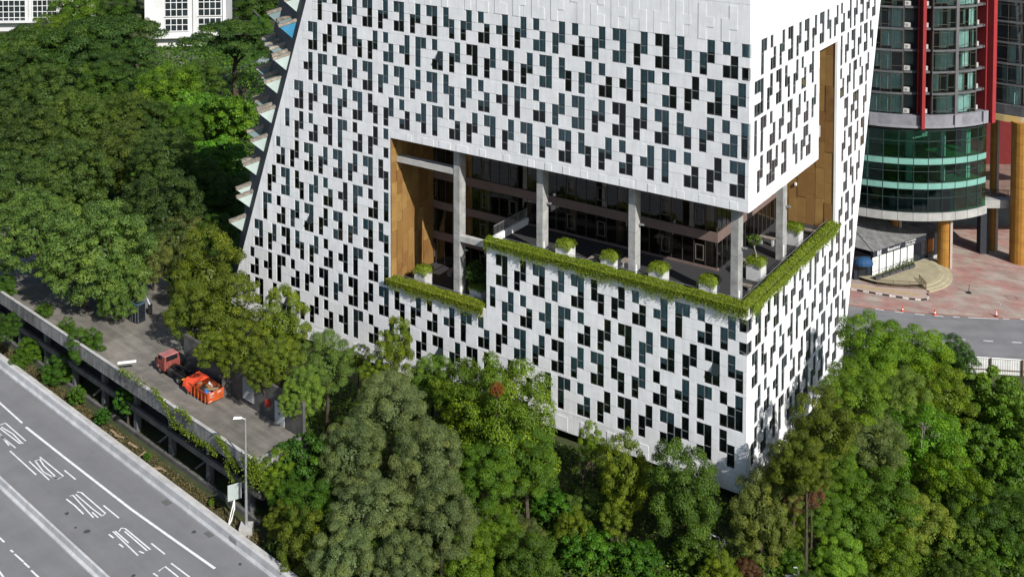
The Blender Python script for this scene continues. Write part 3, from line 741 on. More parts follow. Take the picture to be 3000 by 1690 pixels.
# deck slabs with joints
t = tF
while t < tE - .1:
    u = min(t + 4.6, tE)
    MB().box(LX(t) + .012, LX(u) - .012, .12, 5.9, DZ - .3, DZ).build('deck_slab', M_deckc, deckT); t = u
MB().box(LX(tF), LX(-101.5), 5.92, 16, DZ - .3, DZ - .01).build('deck_slab', M_deckc, deckT)
t = tF
while t < tE - .1:
    u = min(t + 9.2, tE)
    MB().box(LX(t) + .01, LX(u) - .01, -.12, .11, 4.78, 6.15).build('parapet', M_para, deckT)
    MB().box(LX(t) + .01, LX(u) - .01, -.16, .15, 6.152, 6.22).build('coping', M_concl, deckT); t = u
MB().box(LX(tE) + .005, LX(tE) + .2, -.1, 5.9, 4.35, 5.9).build('end_parapet', M_para, deckT)
for z0, z1, w in ((2.15, 2.7, .75), (-.25, .3, .6), (1.0, 1.25, 2.4), (3.55, 3.75, 2.6)):
    MB().box(LX(tF), LX(tE), w, w + .3, z0, z1).build('edge_beam', mat('grimy_beam', (.15, .145, .135), .9, .25, .8, bump=.2) if w < 1 else M_concd, deckT)
MB().box(LX(tF), LX(tE), 1.06, 5.8, 1.9, 2.1).build('lower_floor', M_concd, deckT)
MB().box(LX(tF), LX(tE), 5.8, 6.0, -.5, DZ - .32).build('rear_wall', M_concd, deckT)
t = tE - 2
while t > tF:
    MB().box(LX(t) - .28, LX(t) + .28, 1.08, 1.6, -.6, DZ - .31).build('column', M_concd, deckT)
    MB().hexa([(LX(t) - 2.4, 1.15, .36), (LX(t) - 2.1, 1.15, .36), (LX(t) - 2.1, 1.4, .36), (LX(t) - 2.4, 1.4, .36), (LX(t) - .5, 1.15, 1.88), (LX(t) - .29, 1.15, 1.88), (LX(t) - .29, 1.4, 1.88), (LX(t) - .5, 1.4, 1.88)]).build('brace', M_concd, deckT)
    t -= 6.4
# service wall at the back of the deck
w0 = DN(-100.3, 62.55, DZ)
wall = thing('service_wall', 'shade-toned grey concrete wall with louvres and doors at the back of the deck', 'wall', (w0.x, w0.y, DZ), DROT)
M_wallc = mat('shaded_wall_concrete', (.105, .10, .096), .92, .25, .7, bump=.2)  # wall grey lowered in colour to stand in for shade
for i in range(5): MB().box(i * 3.9 + .01, (i + 1) * 3.9 - .01, 0, .3, -.02, 3.3).build('wall_panel', M_wallc, wall)
def wl(x, y): p = onN(x, y, 62.5); return tn(p)[0] + 100.3, p.z - DZ
lx, lz = wl(712, 1180); 
lou = MB().box(lx, lx + 1.75, -.05, -.003, .5, 2.6).build('louvre', mat('louvre_frame', (.2, .2, .19), .6, .1, 2), wall)
for k in range(14): MB().hexa([(lx + .06, -.13, .58 + k * .14), (lx + 1.69, -.13, .58 + k * .14), (lx + 1.69, -.055, .66 + k * .14), (lx + .06, -.055, .66 + k * .14), (lx + .06, -.13, .60 + k * .14), (lx + 1.69, -.13, .60 + k * .14), (lx + 1.69, -.055, .68 + k * .14), (lx + .06, -.055, .68 + k * .14)]).build('slat', mat('louvre_slat', (.3, .3, .29), .6, .1, 2), lou)
dx, dz = wl(805, 1215)
for j in (0, 1):
    d_ = MB().box(dx + j * .72, dx + .7 + j * .72, -.06, -.003, 0.02, 2.1).build('door', mat('pale_grey_door', (.42, .43, .43), .6, .08, 1), wall)
    MB().box(dx + .6 + j * .14, dx + .66 + j * .14, -.1, -.062, 1, 1.12).build('handle', M_black, d_)
rx, rz_ = wl(782, 1190); MB().box(rx, rx + .45, -.3, -.003, 1.2, 1.75).build('hose_cabinet', mat('red_cabinet', (.35, .03, .02), .5, .1, 2), wall)
ox, oz = wl(648, 1128); MB().box(ox, ox + 1.5, -.02, -.002, .02, 2.3).build('doorway', M_dark, wall)
MB().box(ox + 1.5, ox + 1.58, -1.0, -.02, .02, 2.3).build('open_door', M_wallc, wall)
for k in range(4): MB().box(18.9 + k * .32, 19.2 + k * .32, -2.4, .2, -.3 - k * .17, -.02 - k * .17).build('step', M_deckc, wall)

# ---- truck, skip, cover and rubbish on the deck
tr0 = onz(380 + 530 / 6.045, 980 + 690 / 6.045, DZ)
truck = thing('tipper_truck', 'faded red cab truck with bare black chassis parked on the deck', 'truck', (tr0.x, tr0.y, DZ + .002), DROT); truck.scale = (.92, .92, .92)
M_red = mat('faded_red_paint', (.25, .04, .03), .55, .22, 1.8, col2=(.27, .085, .07), streak=(0, (4, 4, .8), .4))
M_roof = mat('sun_bleached_red', (.40, .16, .15), .5, .2, 1.6)
M_chas = mat('greasy_black_chassis', (.018, .018, .018), .6, .3, 3)
M_chrome = mat('steel_hub', (.45, .45, .44), .35, .2, 4, metal=.7)
# local x = rearwards, y = across (0 = near side)
W = 1.95
cab = MB().hexa([(-.75, 0, .55), (.95, 0, .55), (.95, W, .55), (-.75, W, .55), (-.72, 0, 1.35), (.97, 0, 1.35), (.97, W, 1.35), (-.72, W, 1.35)])
cab.hexa([(-.70, .02, 1.352), (.95, .02, 1.352), (.95, W - .02, 1.352), (-.70, W - .02, 1.352), (-.38, .1, 2.02), (.86, .1, 2.02), (.86, W - .1, 2.02), (-.38, W - .1, 2.02)])
cabo = cab.build('cab', M_red, truck)
MB().hexa([(-.40, .08, 2.022), (.89, .08, 2.022), (.89, W - .08, 2.022), (-.40, W - .08, 2.022), (-.30, .2, 2.09), (.8, .2, 2.09), (.8, W - .2, 2.09), (-.30, W - .2, 2.09)]).build('cab_roof', M_roof, cabo)
M_tg = mat('truck_glass', (.012, .014, .016), .1, .1, 1, spec=.6)
MB().hexa([(-.42, .035, 1.42), (.45, .035, 1.42), (.45, .06, 1.42), (-.42, .06, 1.42), (-.26, .075, 2.0), (.42, .075, 2.0), (.42, .1, 2.0), (-.26, .1, 2.0)]).build('side_window', M_tg, cabo)
MB().hexa([(.925, .28, 1.5), (.955, .28, 1.5), (.955, W - .28, 1.5), (.925, W - .28, 1.5), (.875, .3, 1.98), (.905, .3, 1.98), (.905, W - .3, 1.98), (.875, W - .3, 1.98)]).build('rear_window', M_tg, cabo)
MB().hexa([(-.70, .2, 1.4), (-.66, .2, 1.4), (-.66, W - .2, 1.4), (-.70, W - .2, 1.4), (-.43, .25, 2.04), (-.39, .25, 2.04), (-.39, W - .25, 2.04), (-.43, W - .25, 2.04)]).build('windscreen', M_tg, cabo)
MB().box(-.82, -.7, -.02, W + .02, .45, .68).build('bumper', M_chas, cabo)
MB().box(-.5, -.42, -.28, -.05, 1.35, 1.75).build('mirror', M_black, cabo); MB().box(-.3, -.2, -.004, .0, .75, .95).build('badge', M_white2, cabo)
MB().box(.5, 4.3, .5, .68, .55, .85).box(.5, 4.3, W - .68, W - .5, .55, .85).box(1.2, 1.35, .68, W - .68, .6, .8).box(2.6, 2.75, .68, W - .68, .6, .8).box(4.1, 4.28, .3, W - .3, .5, .85).build('chassis', M_chas, truck)
MB().box(1.2, 3.9, .62, .76, .9, 1.06).box(1.2, 3.9, W - .76, W - .62, .9, 1.06).box(1.25, 1.5, .76, W - .76, .9, 1.15).build('lift_frame', M_chas, truck)
MB().tube([(1.5, W / 2, 1.0), (2.6, W / 2, 1.3), (3.4, W / 2, 1.0)], .09, 6).tube([(3.3, .6, .95), (3.75, .75, 1.7), (3.75, 1.2, 1.7), (3.4, 1.4, .95)], .08, 6).build('hook_arm', M_chas, truck)
MB().box(1.3, 2.3, .12, .5, .55, .95).build('fuel_tank', mat('dirty_tank', (.06, .055, .05), .6, .2, 3), truck)
MB().box(2.2, 4.2, .02, .45, .96, 1.0).build('mudguard', M_chas, truck)
MB().box(4.25, 4.3, .1, .5, .7, .85).build('tail_lamp', mat('amber_lamp', (.6, .25, .02), .4, .1, 2), truck); MB().box(4.25, 4.3, W - .5, W - .1, .7, .85).build('tail_lamp', mat('amber_lamp', (.6, .25, .02)), truck)
tyre = MB(); tyre.lathe([(.20, 0), (.40, .01), (.42, .05), (.42, .21), (.40, .25), (.20, .26)], seg=18); tym = tyre.mesh('tyre', M_black)
rim = MB().lathe([(.05, -.012), (.2, -.006), (.21, .03), (.05, .06)], seg=14).mesh('rim', M_chrome)
for (x, y) in ((0, 0.02), (0, W - .27), (3.5, 0.02), (3.5, W - .27), (3.5, .30), (3.5, W - .55)):
    w = put('wheel', tym, truck); w.location = (x, y + .26, .42); w.rotation_euler = (math.pi / 2, 0, 0)
    r_ = put('rim', rim, w); r_.location = (0, 0, .262); r_.rotation_euler = (math.pi, 0, 0)
# skip
sk0 = onz(380 + 1000 / 6.045, 980 + 1015 / 6.045, DZ); SL, SW, SH = 3.7, 1.8, 1.0
M_org = mat('orange_skip_paint', (.50, .095, .02), .6, .2, 1.5, col2=(.33, .055, .015), streak=(0, (3, 3, .6), .35))
skip = thing('rubbish_skip', 'open bright orange skip full of rubbish behind the truck', 'skip', (sk0.x, sk0.y, DZ + .002), DROT)
MB().box(.1, SL, 0.08, SW - .08, .18, .24).build('floor', M_org, skip)
MB().hexa([(.1, .02, .2), (SL, .02, .2), (SL, .08, .2), (.1, .08, .2), (0, -.06, SH + .15), (SL, -.06, SH + .15), (SL, 0, SH + .15), (0, 0, SH + .15)]).build('side', M_org, skip)
MB().hexa([(.1, SW - .08, .2), (SL, SW - .08, .2), (SL, SW - .02, .2), (.1, SW - .02, .2), (0, SW, SH + .15), (SL, SW, SH + .15), (SL, SW + .06, SH + .15), (0, SW + .06, SH + .15)]).build('side', M_org, skip)
MB().box(SL - .002, SL + .06, .0, SW, .2, SH + .15).build('tail_gate', M_org, skip)
MB().box(.02, .08, .02, SW - .02, .2, SH + .3).build('front_wall', M_org, skip)
for k in range(6): MB().box(.35 + k * .6, .45 + k * .6, -.13, -.045, .2, SH + .1).build('rib', M_org, skip)
for z in (.5, .85): MB().box(SL + .062, SL + .1, .05, SW - .05, z, z + .06).build('rib', M_org, skip)
MB().box(-.05, SL + .05, -.12, -.063, SH + .1, SH + .18).build('rim', M_org, skip)
for (y, z, w_, h_) in ((.15, .92, .5, .16), (.15, .68, .4, .14), (1.0, .9, .45, .16), (.08, .26, .35, .14)): MB().box(SL + .101, SL + .106, y, y + w_, z, z + h_).build('lettering', mat('faded_white_lettering', (.6, .42, .36), .7, .3, 6), skip)
MB().box(.2, SL - .1, .5, SW - .5, .05, .18).build('skid', M_chas, skip)
# tarpaulin thrown over the front of the skip
tp = MB(); nu, nv = 10, 8; rt = random.Random(4); base = len(tp.v)
for i in range(nu + 1):
    for j in range(nv + 1):
        u, v = i / nu, j / nv; x = -.25 + u * 1.55 + .12 * math.sin(v * 5); y = -.5 + v * (SW + .75)
        over = max(0, -y - .05) + max(0, y - SW - .02); z = SH + .32 - over * 1.6 + .10 * math.sin(u * 6 + v * 4) * (.4 + u) + rt.uniform(-.03, .03) - .22 * u * math.sin(v * math.pi)
        tp.v.append((x, min(max(y, -.28 - .1 * u), SW + .3), z))
for i in range(nu):
    for j in range(nv):
        q = i * (nv + 1) + j; tp.f.append((q, q + nv + 1, q + nv + 2, q + 1))
M_tarp = mat('orange_tarpaulin', (.62, .075, .03), .55, .15, 2, col2=(.5, .05, .02))
tarp = tp.build('tarpaulin', M_tarp, None, smooth=True, loc=(sk0.x, sk0.y, DZ + .03), rot=DROT); tag(tarp, 'crumpled orange-red tarpaulin thrown over the front of the skip', 'tarpaulin')
def lump(name, label, cat, lx_, ly_, s, m, seed):
    r_ = random.Random(seed); mb = MB(); n = 8
    prof = [(.25, 0), (.5, .15), (.52, .45), (.35, .75), (.1, .88)]
    for k, (r, z) in enumerate(prof):
        for j in range(n):
            a = 2 * math.pi * j / n; q = r * r_.uniform(.75, 1.2); mb.v.append((q * math.cos(a) * s[0], q * math.sin(a) * s[1], z * s[2] * r_.uniform(.9, 1.1)))
    for k in range(4):
        for j in range(n): mb.f.append((k * n + j, k * n + (j + 1) % n, (k + 1) * n + (j + 1) % n, (k + 1) * n + j))
    mb.f.append(tuple(range(4 * n, 5 * n))); mb.f.append(tuple(range(n))[::-1])
    o = mb.build(name, m, None, smooth=True); c_ = DN(tn(sk0)[0] + lx_, tn(sk0)[1] + ly_); o.location = (c_.x, c_.y, DZ + .24); o.rotation_euler = (0, 0, r_.uniform(0, 3)); tag(o, label, cat, 'rubbish in the skip'); return o
lump('rubbish_bag', 'large black rubbish bag in the middle of the skip', 'bag', 1.9, .9, (1.1, 1.3, .9), M_black, 1)
lump('rubbish_bag', 'small black rubbish bag by the far side of the skip', 'bag', 3.0, 1.45, (.7, .7, 1.0), M_black, 2)
lump('rubbish_sack', 'orange-brown sack lying among the rubbish in the skip', 'sack', 2.0, 1.15, (.9, .6, .95), mat('ochre_sack', (.26, .12, .03), .8, .2, 3), 3)
lump('rubbish_sack', 'white sack behind the ochre one in the skip', 'sack', 1.75, 1.5, (.5, .5, .95), mat('white_sack', (.4, .4, .42), .7, .1, 3), 4)
lump('rubbish_bag', 'bright blue plastic bag near the tail of the skip', 'bag', 2.85, .4, (.9, .6, .95), mat('blue_plastic', (.02, .16, .5), .4, .2, 3), 5)
lump('rubbish_bag', 'turquoise plastic bag at the back corner of the skip', 'bag', 3.3, 1.15, (.6, .5, .95), mat('turquoise_plastic', (.05, .38, .36), .4, .2, 3), 6)
lump('rubbish_sack', 'pink and white sack against the tail gate', 'sack', 3.45, .4, (.5, .4, .95), mat('pink_sack', (.6, .3, .45), .6, .3, 5), 7)
for i, (x, y, rz) in enumerate(((2.9, .8, .5), (3.1, 1.0, .42), (1.1, .55, .2))):
    c_ = DN(tn(sk0)[0] + x, tn(sk0)[1] + y)
    o = MB().box(-.55, .55, -.16, .16, 0, .06).build('cardboard_sheet', mat('brown_cardboard', (.33, .22, .12), .9, .15, 3), None, loc=(c_.x, c_.y, DZ + .98 + i * .05), rot=DROT + rz); o.rotation_euler = (.1, -.18, DROT + rz)
    tag(o, ['flattened brown cardboard strip nearest the tail gate of the skip', 'brown cardboard strip lying beside another one in the skip', 'brown cardboard piece under the tarpaulin edge'][i], 'cardboard')
# white beam lying over the parapet, dark kiosk and pole by the trees
p = onz(372, 1066, DZ + .9); o = MB().box(-.9, .9, -.12, .12, 0, .16).build('white_plank', M_white2, None, loc=(p.x, p.y, DZ + 1.02), rot=.25); tag(o, 'short white plank lying across the deck parapet', 'plank')
p = onz(404, 940, DZ)
k_ = thing('dark_utility_hut', 'dark glazed hut with blue sheet on top under the deck trees', 'hut', (p.x, p.y, DZ), DROT + .25)
MB().box(-.6, .6, -.55, .55, 0, 2.0).build('body', mat('dark_hut_panel', (.02, .024, .03), .4, .3, 2), k_)
MB().box(-.68, .68, -.63, .63, 2.002, 2.1).build('roof', mat('blue_grey_sheet', (.07, .12, .17), .5, .3, 2), k_)
for x in (-.62, .58): 
    for y in (-.57, .53): MB().box(x, x + .04, y, y + .04, .02, 2.0).build('corner_post', M_frame, k_)
for x in (-.3, .2): MB().box(x, x + .03, -.58, -.552, .1, 1.9).build('window_bar', M_frame, k_)
p = onz(440, 920, DZ); o = thing('boom_gate', 'raised blue and white boom gate beside the dark hut', 'boom gate', (p.x, p.y, DZ))
MB().box(-.2, .2, -.2, .2, 0, 1.1).build('housing', M_chas, o); MB().tube([(0, 0, 1.0), (-1.1, .2, 3.4)], .07, 6).build('arm', mat('blue_white_arm', (.5, .58, .7), .5, .1, 3), o)

# ------------------------------------------------------------------ right: side road, red forecourt, shop, glass block
def flat(name, pts, z, m, kind='structure', par=None):
    o = MB().poly([(p[0], p[1], z) for p in pts]).build(name, m, par)
    if kind: o['kind'] = kind
    return o
road = flat('side_road', [(28, 129), (40, 126.6), (52, 124.4), (61, 123.1), (130, 114), (130, 127), (85, 134.9), (75, 136), (64, 137), (56.8, 138), (50, 139.6), (40, 143), (28, 148)], 0, M_asph2)
M_redp = mat('faded_red_paving', (.335, .185, .16), .9, .15, .28, bump=.1, fine=20, col2=(.35, .30, .255), detail=12, sharp=.1, streak=(.5, (.25, .9, 1), .3))
flat('red_forecourt', [(28, 148.02), (40, 143.02), (50, 139.62), (56.8, 138.02), (64, 137.02), (75, 136.02), (85, 134.92), (130, 127.02), (140, 215), (28, 215)], .0, M_redp)
M_kred = mat('red_kerb_line', (.35, .12, .08), .9, .2, 2)
stripe([(40, 143.1), (50, 139.7), (56.8, 138.1), (64, 137.1), (75, 136.1), (85, 135.0), (100, 132.4)], .22, .006, M_kred, 'kerb_line', road)
r4 = lambda x, y: (2450 + x / 3.224, 550 + y / 3.224)
for seg in ([(370, 1143), (450, 1157)], [(550, 1168), (632, 1180)], [(742, 1190), (835, 1201)], [(928, 1208), (1012, 1216)], [(1103, 1218), (1167, 1224)], [(1245, 1225), (1530, 1237)], [(1575, 1236), (1635, 1240)], [(1740, 1241), (1830, 1245)],
            [(1130, 1425), (1220, 1435)], [(1390, 1443), (1480, 1450)], [(1660, 1458), (1750, 1463)]):
    stripe([onz(*r4(*p)) for p in seg], .15, .008, M_paint, 'road_marking', road)
for pl in ([(1065, 1135), (1110, 1130), (1145, 1105)], [(1160, 1100), (1110, 1078), (1085, 1100), (1160, 1100)], [(1520, 1070), (1560, 1095), (1545, 1115)], [(1395, 1125), (1410, 1140)], [(940, 1155), (1500, 1167)]):
    stripe([onz(*r4(*p)) for p in pl], .12 if pl[0][0] != 940 else .05, .008, mat('worn_white_paint', (.55, .47, .44), .8, .3, 3), 'faded_arrow', road)
stripe([onz(*r4(*p)) for p in ((1590, 1018), (1680, 1016), (1717, 1055), (1640, 1056), (1590, 1018))], .12, .008, mat('manhole_frame', (.12, .11, .1), .9, .2, 3), 'manhole_outline', road)
stripe([onz(*r4(*p)) for p in ((1000, 935), (1380, 935), (1700, 935))], .05, .006, mat('paving_joint', (.2, .15, .13), .9, .1, 3), 'paving_joint', road)
stripe([onz(*r4(*p)) for p in ((1110, 530), (1750, 900), (1900, 990))], .05, .006, mat('paving_joint', (.2, .15, .13)), 'paving_joint', road)
stripe([onz(*r4(*p)) for p in ((1275, 950), (1500, 1150))], .05, .006, mat('paving_joint', (.2, .15, .13)), 'paving_joint', road)
for pl in ([(1155, 845), (1185, 850)], [(910, 925), (928, 935)], [(1330, 925), (1352, 935)], [(1060, 1003), (1080, 1010)]): stripe([onz(*r4(*p)) for p in pl], .12, .008, mat('yellow_mark', (.5, .33, .03), .8, .2, 3), 'yellow_mark', road)

# pavement, kerb blocks and tactile strip
K = [onz(*r4(*p)) for p in ((-60, 935), (140, 962), (310, 990), (500, 1022), (690, 1051), (800, 1062), (850, 1055), (866, 1030), (850, 1005))]
pv = struct(MB().prism([(p.x, p.y, .0) for p in K] + [(q.x, q.y, 0) for q in (onz(*r4(855, 955)), onz(*r4(390, 925)), onz(*r4(-60, 905)))], (0, 0, .13)).build('pavement', mat('pink_pavers', (.36, .25, .21), .9, .15, 1.2, col2=(.3, .24, .2))))
stripe([onz(*r4(*p)) for p in ((-40, 915), (150, 932), (400, 968), (640, 1003), (775, 1022))], .35, .136, mat('yellow_tactile', (.42, .33, .10), .9, .15, 2), 'tactile_strip', pv)
kw = mat('kerb_white', (.62, .60, .56), .8, .2, 3); kb = mat('kerb_black', (.03, .03, .032), .8, .2, 3); acc = 0; col_i = 0
for p0, p1 in zip(K[:-1], K[1:]):
    Ls = (p1 - p0).length; n = max(1, round(Ls / .75)); d = (p1 - p0) / n; nr = Vector((-d.y, d.x, 0)).normalized() * .16
    for k in range(n):
        a_, b_ = p0 + d * k, p0 + d * (k + .97)
        MB().prism([(a_.x - nr.x, a_.y - nr.y, .002), (b_.x - nr.x, b_.y - nr.y, .002), (b_.x + nr.x * .2, b_.y + nr.y * .2, .002), (a_.x + nr.x * .2, a_.y + nr.y * .2, .002)], (0, 0, .15)).build('kerb_block', kw if col_i % 2 else kb, pv); col_i += 1
# traffic cones
M_cone = mat('orange_cone', (.6, .06, .02), .5, .1, 3)
def cone(x, y, label, striped, s=1.):
    p = onz(*r4(x, y)); o = thing('traffic_cone', label, 'cone', (p.x, p.y, .003), random.random(), 'traffic cones along the road edge')
    MB().box(-.2 * s, .2 * s, -.2 * s, .2 * s, 0, .05).build('base', M_cone if not striped else M_black, o)
    MB().lathe([(.15 * s, .05), (.12 * s, .22 * s)], seg=12).lathe([(.09 * s, .36 * s), (.03 * s, .75 * s), (.02 * s, .76 * s)], seg=12).build('body', M_cone, o)
    MB().lathe([(.122 * s, .22 * s), (.091 * s, .36 * s)], seg=12).build('band', M_white2, o)
    if striped: MB().lathe([(.083 * s, .46 * s), (.06 * s, .56 * s)], seg=12).build('band', M_white2, o)
cone(625, 1165, 'orange traffic cone nearest the white office building', False, .95); cone(930, 1199, 'orange traffic cone in the middle of the road edge', False); cone(1510, 1213, 'orange and white striped cone with black base farthest right', True, 1.1)
p = onz(*r4(1250, 992)); o = thing('barrier_stand', 'black post stand with round base on the red forecourt', 'post', (p.x, p.y, .003))
MB().lathe([(.36, 0), (.36, .05), (.06, .09)], seg=16).build('base', M_black, o); MB().tube([(0, 0, .08), (.1, .05, 1.05)], .035, 6).build('post', M_black, o); MB().box(.06, .14, 0, .1, .95, 1.1).build('clip', M_red, o)

# curved tiled steps in front of the shop
cs = Vector((56.2, 152.0, 0)); M_tile = mat('yellow_stone_tiles', (.36, .32, .21), .85, .2, .9, col2=(.27, .24, .16), bump=.1)
st = struct(MB().poly([(cs.x + 6.4 * math.cos(a), cs.y + 6.4 * math.sin(a), .455) for a in np.linspace(-2.6, .35, 30)]).build('shop_steps', M_tile))
for k in range(3):
    mb = MB(); R1 = 8.0 - k * .55; A_ = np.linspace(-1.25, .25, 18); 
    for a0, a1 in zip(A_[:-1], A_[1:]):
        mb.hexa([(cs.x + (R1 - 1.6) * math.cos(a0), cs.y + (R1 - 1.6) * math.sin(a0), .002), (cs.x + R1 * math.cos(a0), cs.y + R1 * math.sin(a0), .002), (cs.x + R1 * math.cos(a1), cs.y + R1 * math.sin(a1), .002), (cs.x + (R1 - 1.6) * math.cos(a1), cs.y + (R1 - 1.6) * math.sin(a1), .002),
                 (cs.x + (R1 - 1.6) * math.cos(a0), cs.y + (R1 - 1.6) * math.sin(a0), .15 * (k + 1)), (cs.x + R1 * math.cos(a0), cs.y + R1 * math.sin(a0), .15 * (k + 1)), (cs.x + R1 * math.cos(a1), cs.y + R1 * math.sin(a1), .15 * (k + 1)), (cs.x + (R1 - 1.6) * math.cos(a1), cs.y + (R1 - 1.6) * math.sin(a1), .15 * (k + 1))])
    mb.build('step', M_tile, st)
# brown railings
M_rust = mat('brown_railing', (.12, .075, .045), .7, .2, 3)
def railing(name, label, p0, p1, h=.95, pitch=.14, m=None, cat='railing'):
    m = m or M_rust; d = Vector(p1) - Vector(p0); Ln = d.length; o = thing(name, label, cat, p0, math.atan2(d.y, d.x))
    MB().box(0, Ln, -.025, .025, h - .05, h).build('top_rail', m, o); MB().box(0, Ln, -.02, .02, .1, .14).build('bottom_rail', m, o)
    bm_ = MB().box(-.012, .012, -.012, .012, .14, h - .05).mesh('baluster', m); n = int(Ln / pitch)
    for k in range(n + 1): put('baluster', bm_, o, loc=(Ln * k / n, 0, 0))
    pm_ = MB().box(-.03, .03, -.03, .03, -.02, h + .02).mesh('post', m)
    for k in range(4): put('post', pm_, o, loc=(Ln * k / 3, 0, 0))
    return o
ra = onz(*r4(848, 962), .13); rb = onz(*r4(388, 935), .13); rc = onz(*r4(783, 866), .45)
railing('railing', 'long brown metal railing along the pavement before the shop', rb, ra); railing('railing', 'short brown metal railing running from the pavement towards the steps', (ra.x, ra.y, .13), (rc.x, rc.y, .13))

# shop
s0 = onz(*r4(340, 866)); s1 = onz(*r4(905, 672)); ud = (s1 - s0); SLn = ud.length + 2.4; srot = math.atan2(ud.y, ud.x)
shop = thing('corner_shop', 'low dark shop with metal roof, white window panels and blue awning', 'shop', (s0.x, s0.y, 0), srot)
M_navy = mat('navy_shopfront', (.02, .025, .035), .5, .15, 1.5); M_metal = mat('grey_metal_roof', (.27, .27, .265), .5, .2, 1.2, metal=.2)
MB().box(0.1, SLn, .25, 7, 0, 3.0).build('wall', M_navy, shop); MB().box(-.05, SLn + .1, -.12, .3, 2.95, 3.75).build('fascia', M_navy, shop)
M_wp = mat('white_window_film', (.68, .69, .66), .5, .08, .7); M_or = mat('orange_poster', (.45, .15, .02), .6, .2, 2); M_dg = mat('dark_shop_glass', (.015, .018, .024), .12, .1, 1, spec=.6)
pw = SLn / 10.3
for k in range(10):
    m_ = M_wp if k < 6 else (M_or if k == 8 else M_dg)
    f_ = MB().box(k * pw + .04, (k + 1) * pw - .04, .12, .249, .35, 2.93).build('window', M_navy, shop)
    MB().box(k * pw + .12, (k + 1) * pw - .1, .09, .118, 1.0 if k >= 6 else .95, 2.86).build('pane', m_, f_)
    MB().box(k * pw + .12, (k + 1) * pw - .1, .09, .118, .42, .86).build('pane', M_wp if k < 6 else M_dg, f_)
MB().box(-.05, SLn + .1, .0, .12, .0, .34).build('plinth', M_concl, shop)
# folded metal roof with ridges, hipped at the left end
rfm = MB().poly([(-.15, -.2, 3.78), (SLn + .2, -.2, 3.78), (SLn + .2, 6.5, 5.6), (2.6, 6.5, 5.6)]).poly([(-.15, -.2, 3.78), (2.6, 6.5, 5.6), (-2.4, 7.5, 3.78)])
rf = rfm.build('roof', M_metal, shop)
k = .3
while k < SLn:
    y1 = 6.45; y0 = -.18 if True else 0; x_at = k; ytop = 6.45 if k > 2.6 else max(.3, (k + .15) / 2.75 * 6.7 - .3)
    MB().prism([(k, -.18, 3.79), (k + .05, -.18, 3.79), (k + .05, ytop, 3.79 + (ytop + .2) * .2717), (k, ytop, 3.79 + (ytop + .2) * .2717)], (0, 0, .05)).build('roof_rib', M_metal, rf); k += .52
MB().tube([(-.15, -.2, 3.82), (2.6, 6.5, 5.64)], .07, 5).build('hip_cap', M_metal, rf)
# left door bay with dome awning
MB().hexa([(-2.1, 1.2, 0), (-.02, .2, 0), (-.02, .5, 0), (-2.0, 1.5, 0), (-2.1, 1.2, 3.0), (-.02, .2, 3.0), (-.02, .5, 3.0), (-2.0, 1.5, 3.0)]).build('door_bay', M_navy, shop)
MB().hexa([(-1.7, .94, .1), (-.5, .36, .1), (-.5, .42, .1), (-1.7, 1.0, .1), (-1.7, .94, 2.2), (-.5, .36, 2.2), (-.5, .42, 2.2), (-1.7, 1.0, 2.2)]).build('door', M_dg, shop)
aw = MB(); seg = 14; base = 0; rr_ = [(1.25, 0), (1.2, .3), (1.0, .62), (.65, .85), (.25, .96), (.0, .98)]
for r, z in rr_:
    for j in range(seg + 1):
        a = math.pi * j / seg; q = r * (1 + .025 * (j % 2)); aw.v.append((q * math.cos(a), -q * .85 * math.sin(a), z))
for k in range(len(rr_) - 1):
    for j in range(seg): b0 = k * (seg + 1) + j; aw.f.append((b0, b0 + 1, b0 + seg + 2, b0 + seg + 1))
awo = aw.build('awning', mat('blue_awning', (.012, .06, .15), .7, .15, 2), shop, loc=(-1.05, .62, 2.1), rot=-.45)
# lettering
def text(body, size, par, loc, rot, m, ext=.01, name='lettering', align='LEFT'):
    cu = bpy.data.curves.new(name, 'FONT'); cu.body = body; cu.size = size; cu.extrude = ext; cu.align_x = align; cu.resolution_u = 2
    ob = bpy.data.objects.new(name + '_tmp', cu); COL.objects.link(ob); dg = bpy.context.evaluated_depsgraph_get(); dg.update()
    me_ = bpy.data.meshes.new_from_object(ob.evaluated_get(dg)); bpy.data.objects.remove(ob, do_unlink=True); bpy.data.curves.remove(cu)
    me_.materials.clear(); me_.materials.append(m); o = put(name, me_, par); o.location = loc; o.rotation_euler = rot; return o
M_sgn = mat('white_sign_letters', (.75, .75, .75), .6, .03, 2)
up_ = (math.pi / 2, 0, 0)
text('BE', .85, shop, (.75, -.135, 3.05), up_, M_sgn); text("Beautinics'", .62, shop, (2.9, -.135, 3.15), up_, M_sgn)
text('CALL FOR INQUIRIES', .24, shop, (6.6, -.135, 3.48), up_, M_sgn); text('1700-81-6762', .38, shop, (6.55, -.135, 3.08), up_, M_sgn)
M_gl = mat('gold_outline_letters', (.35, .3, .18), .6, .1, 2); text('BE', .75, shop, (.2, .085, 2.1), up_, M_gl); text('CLINIC', .28, shop, (.18, .085, 1.78), up_, M_gl)
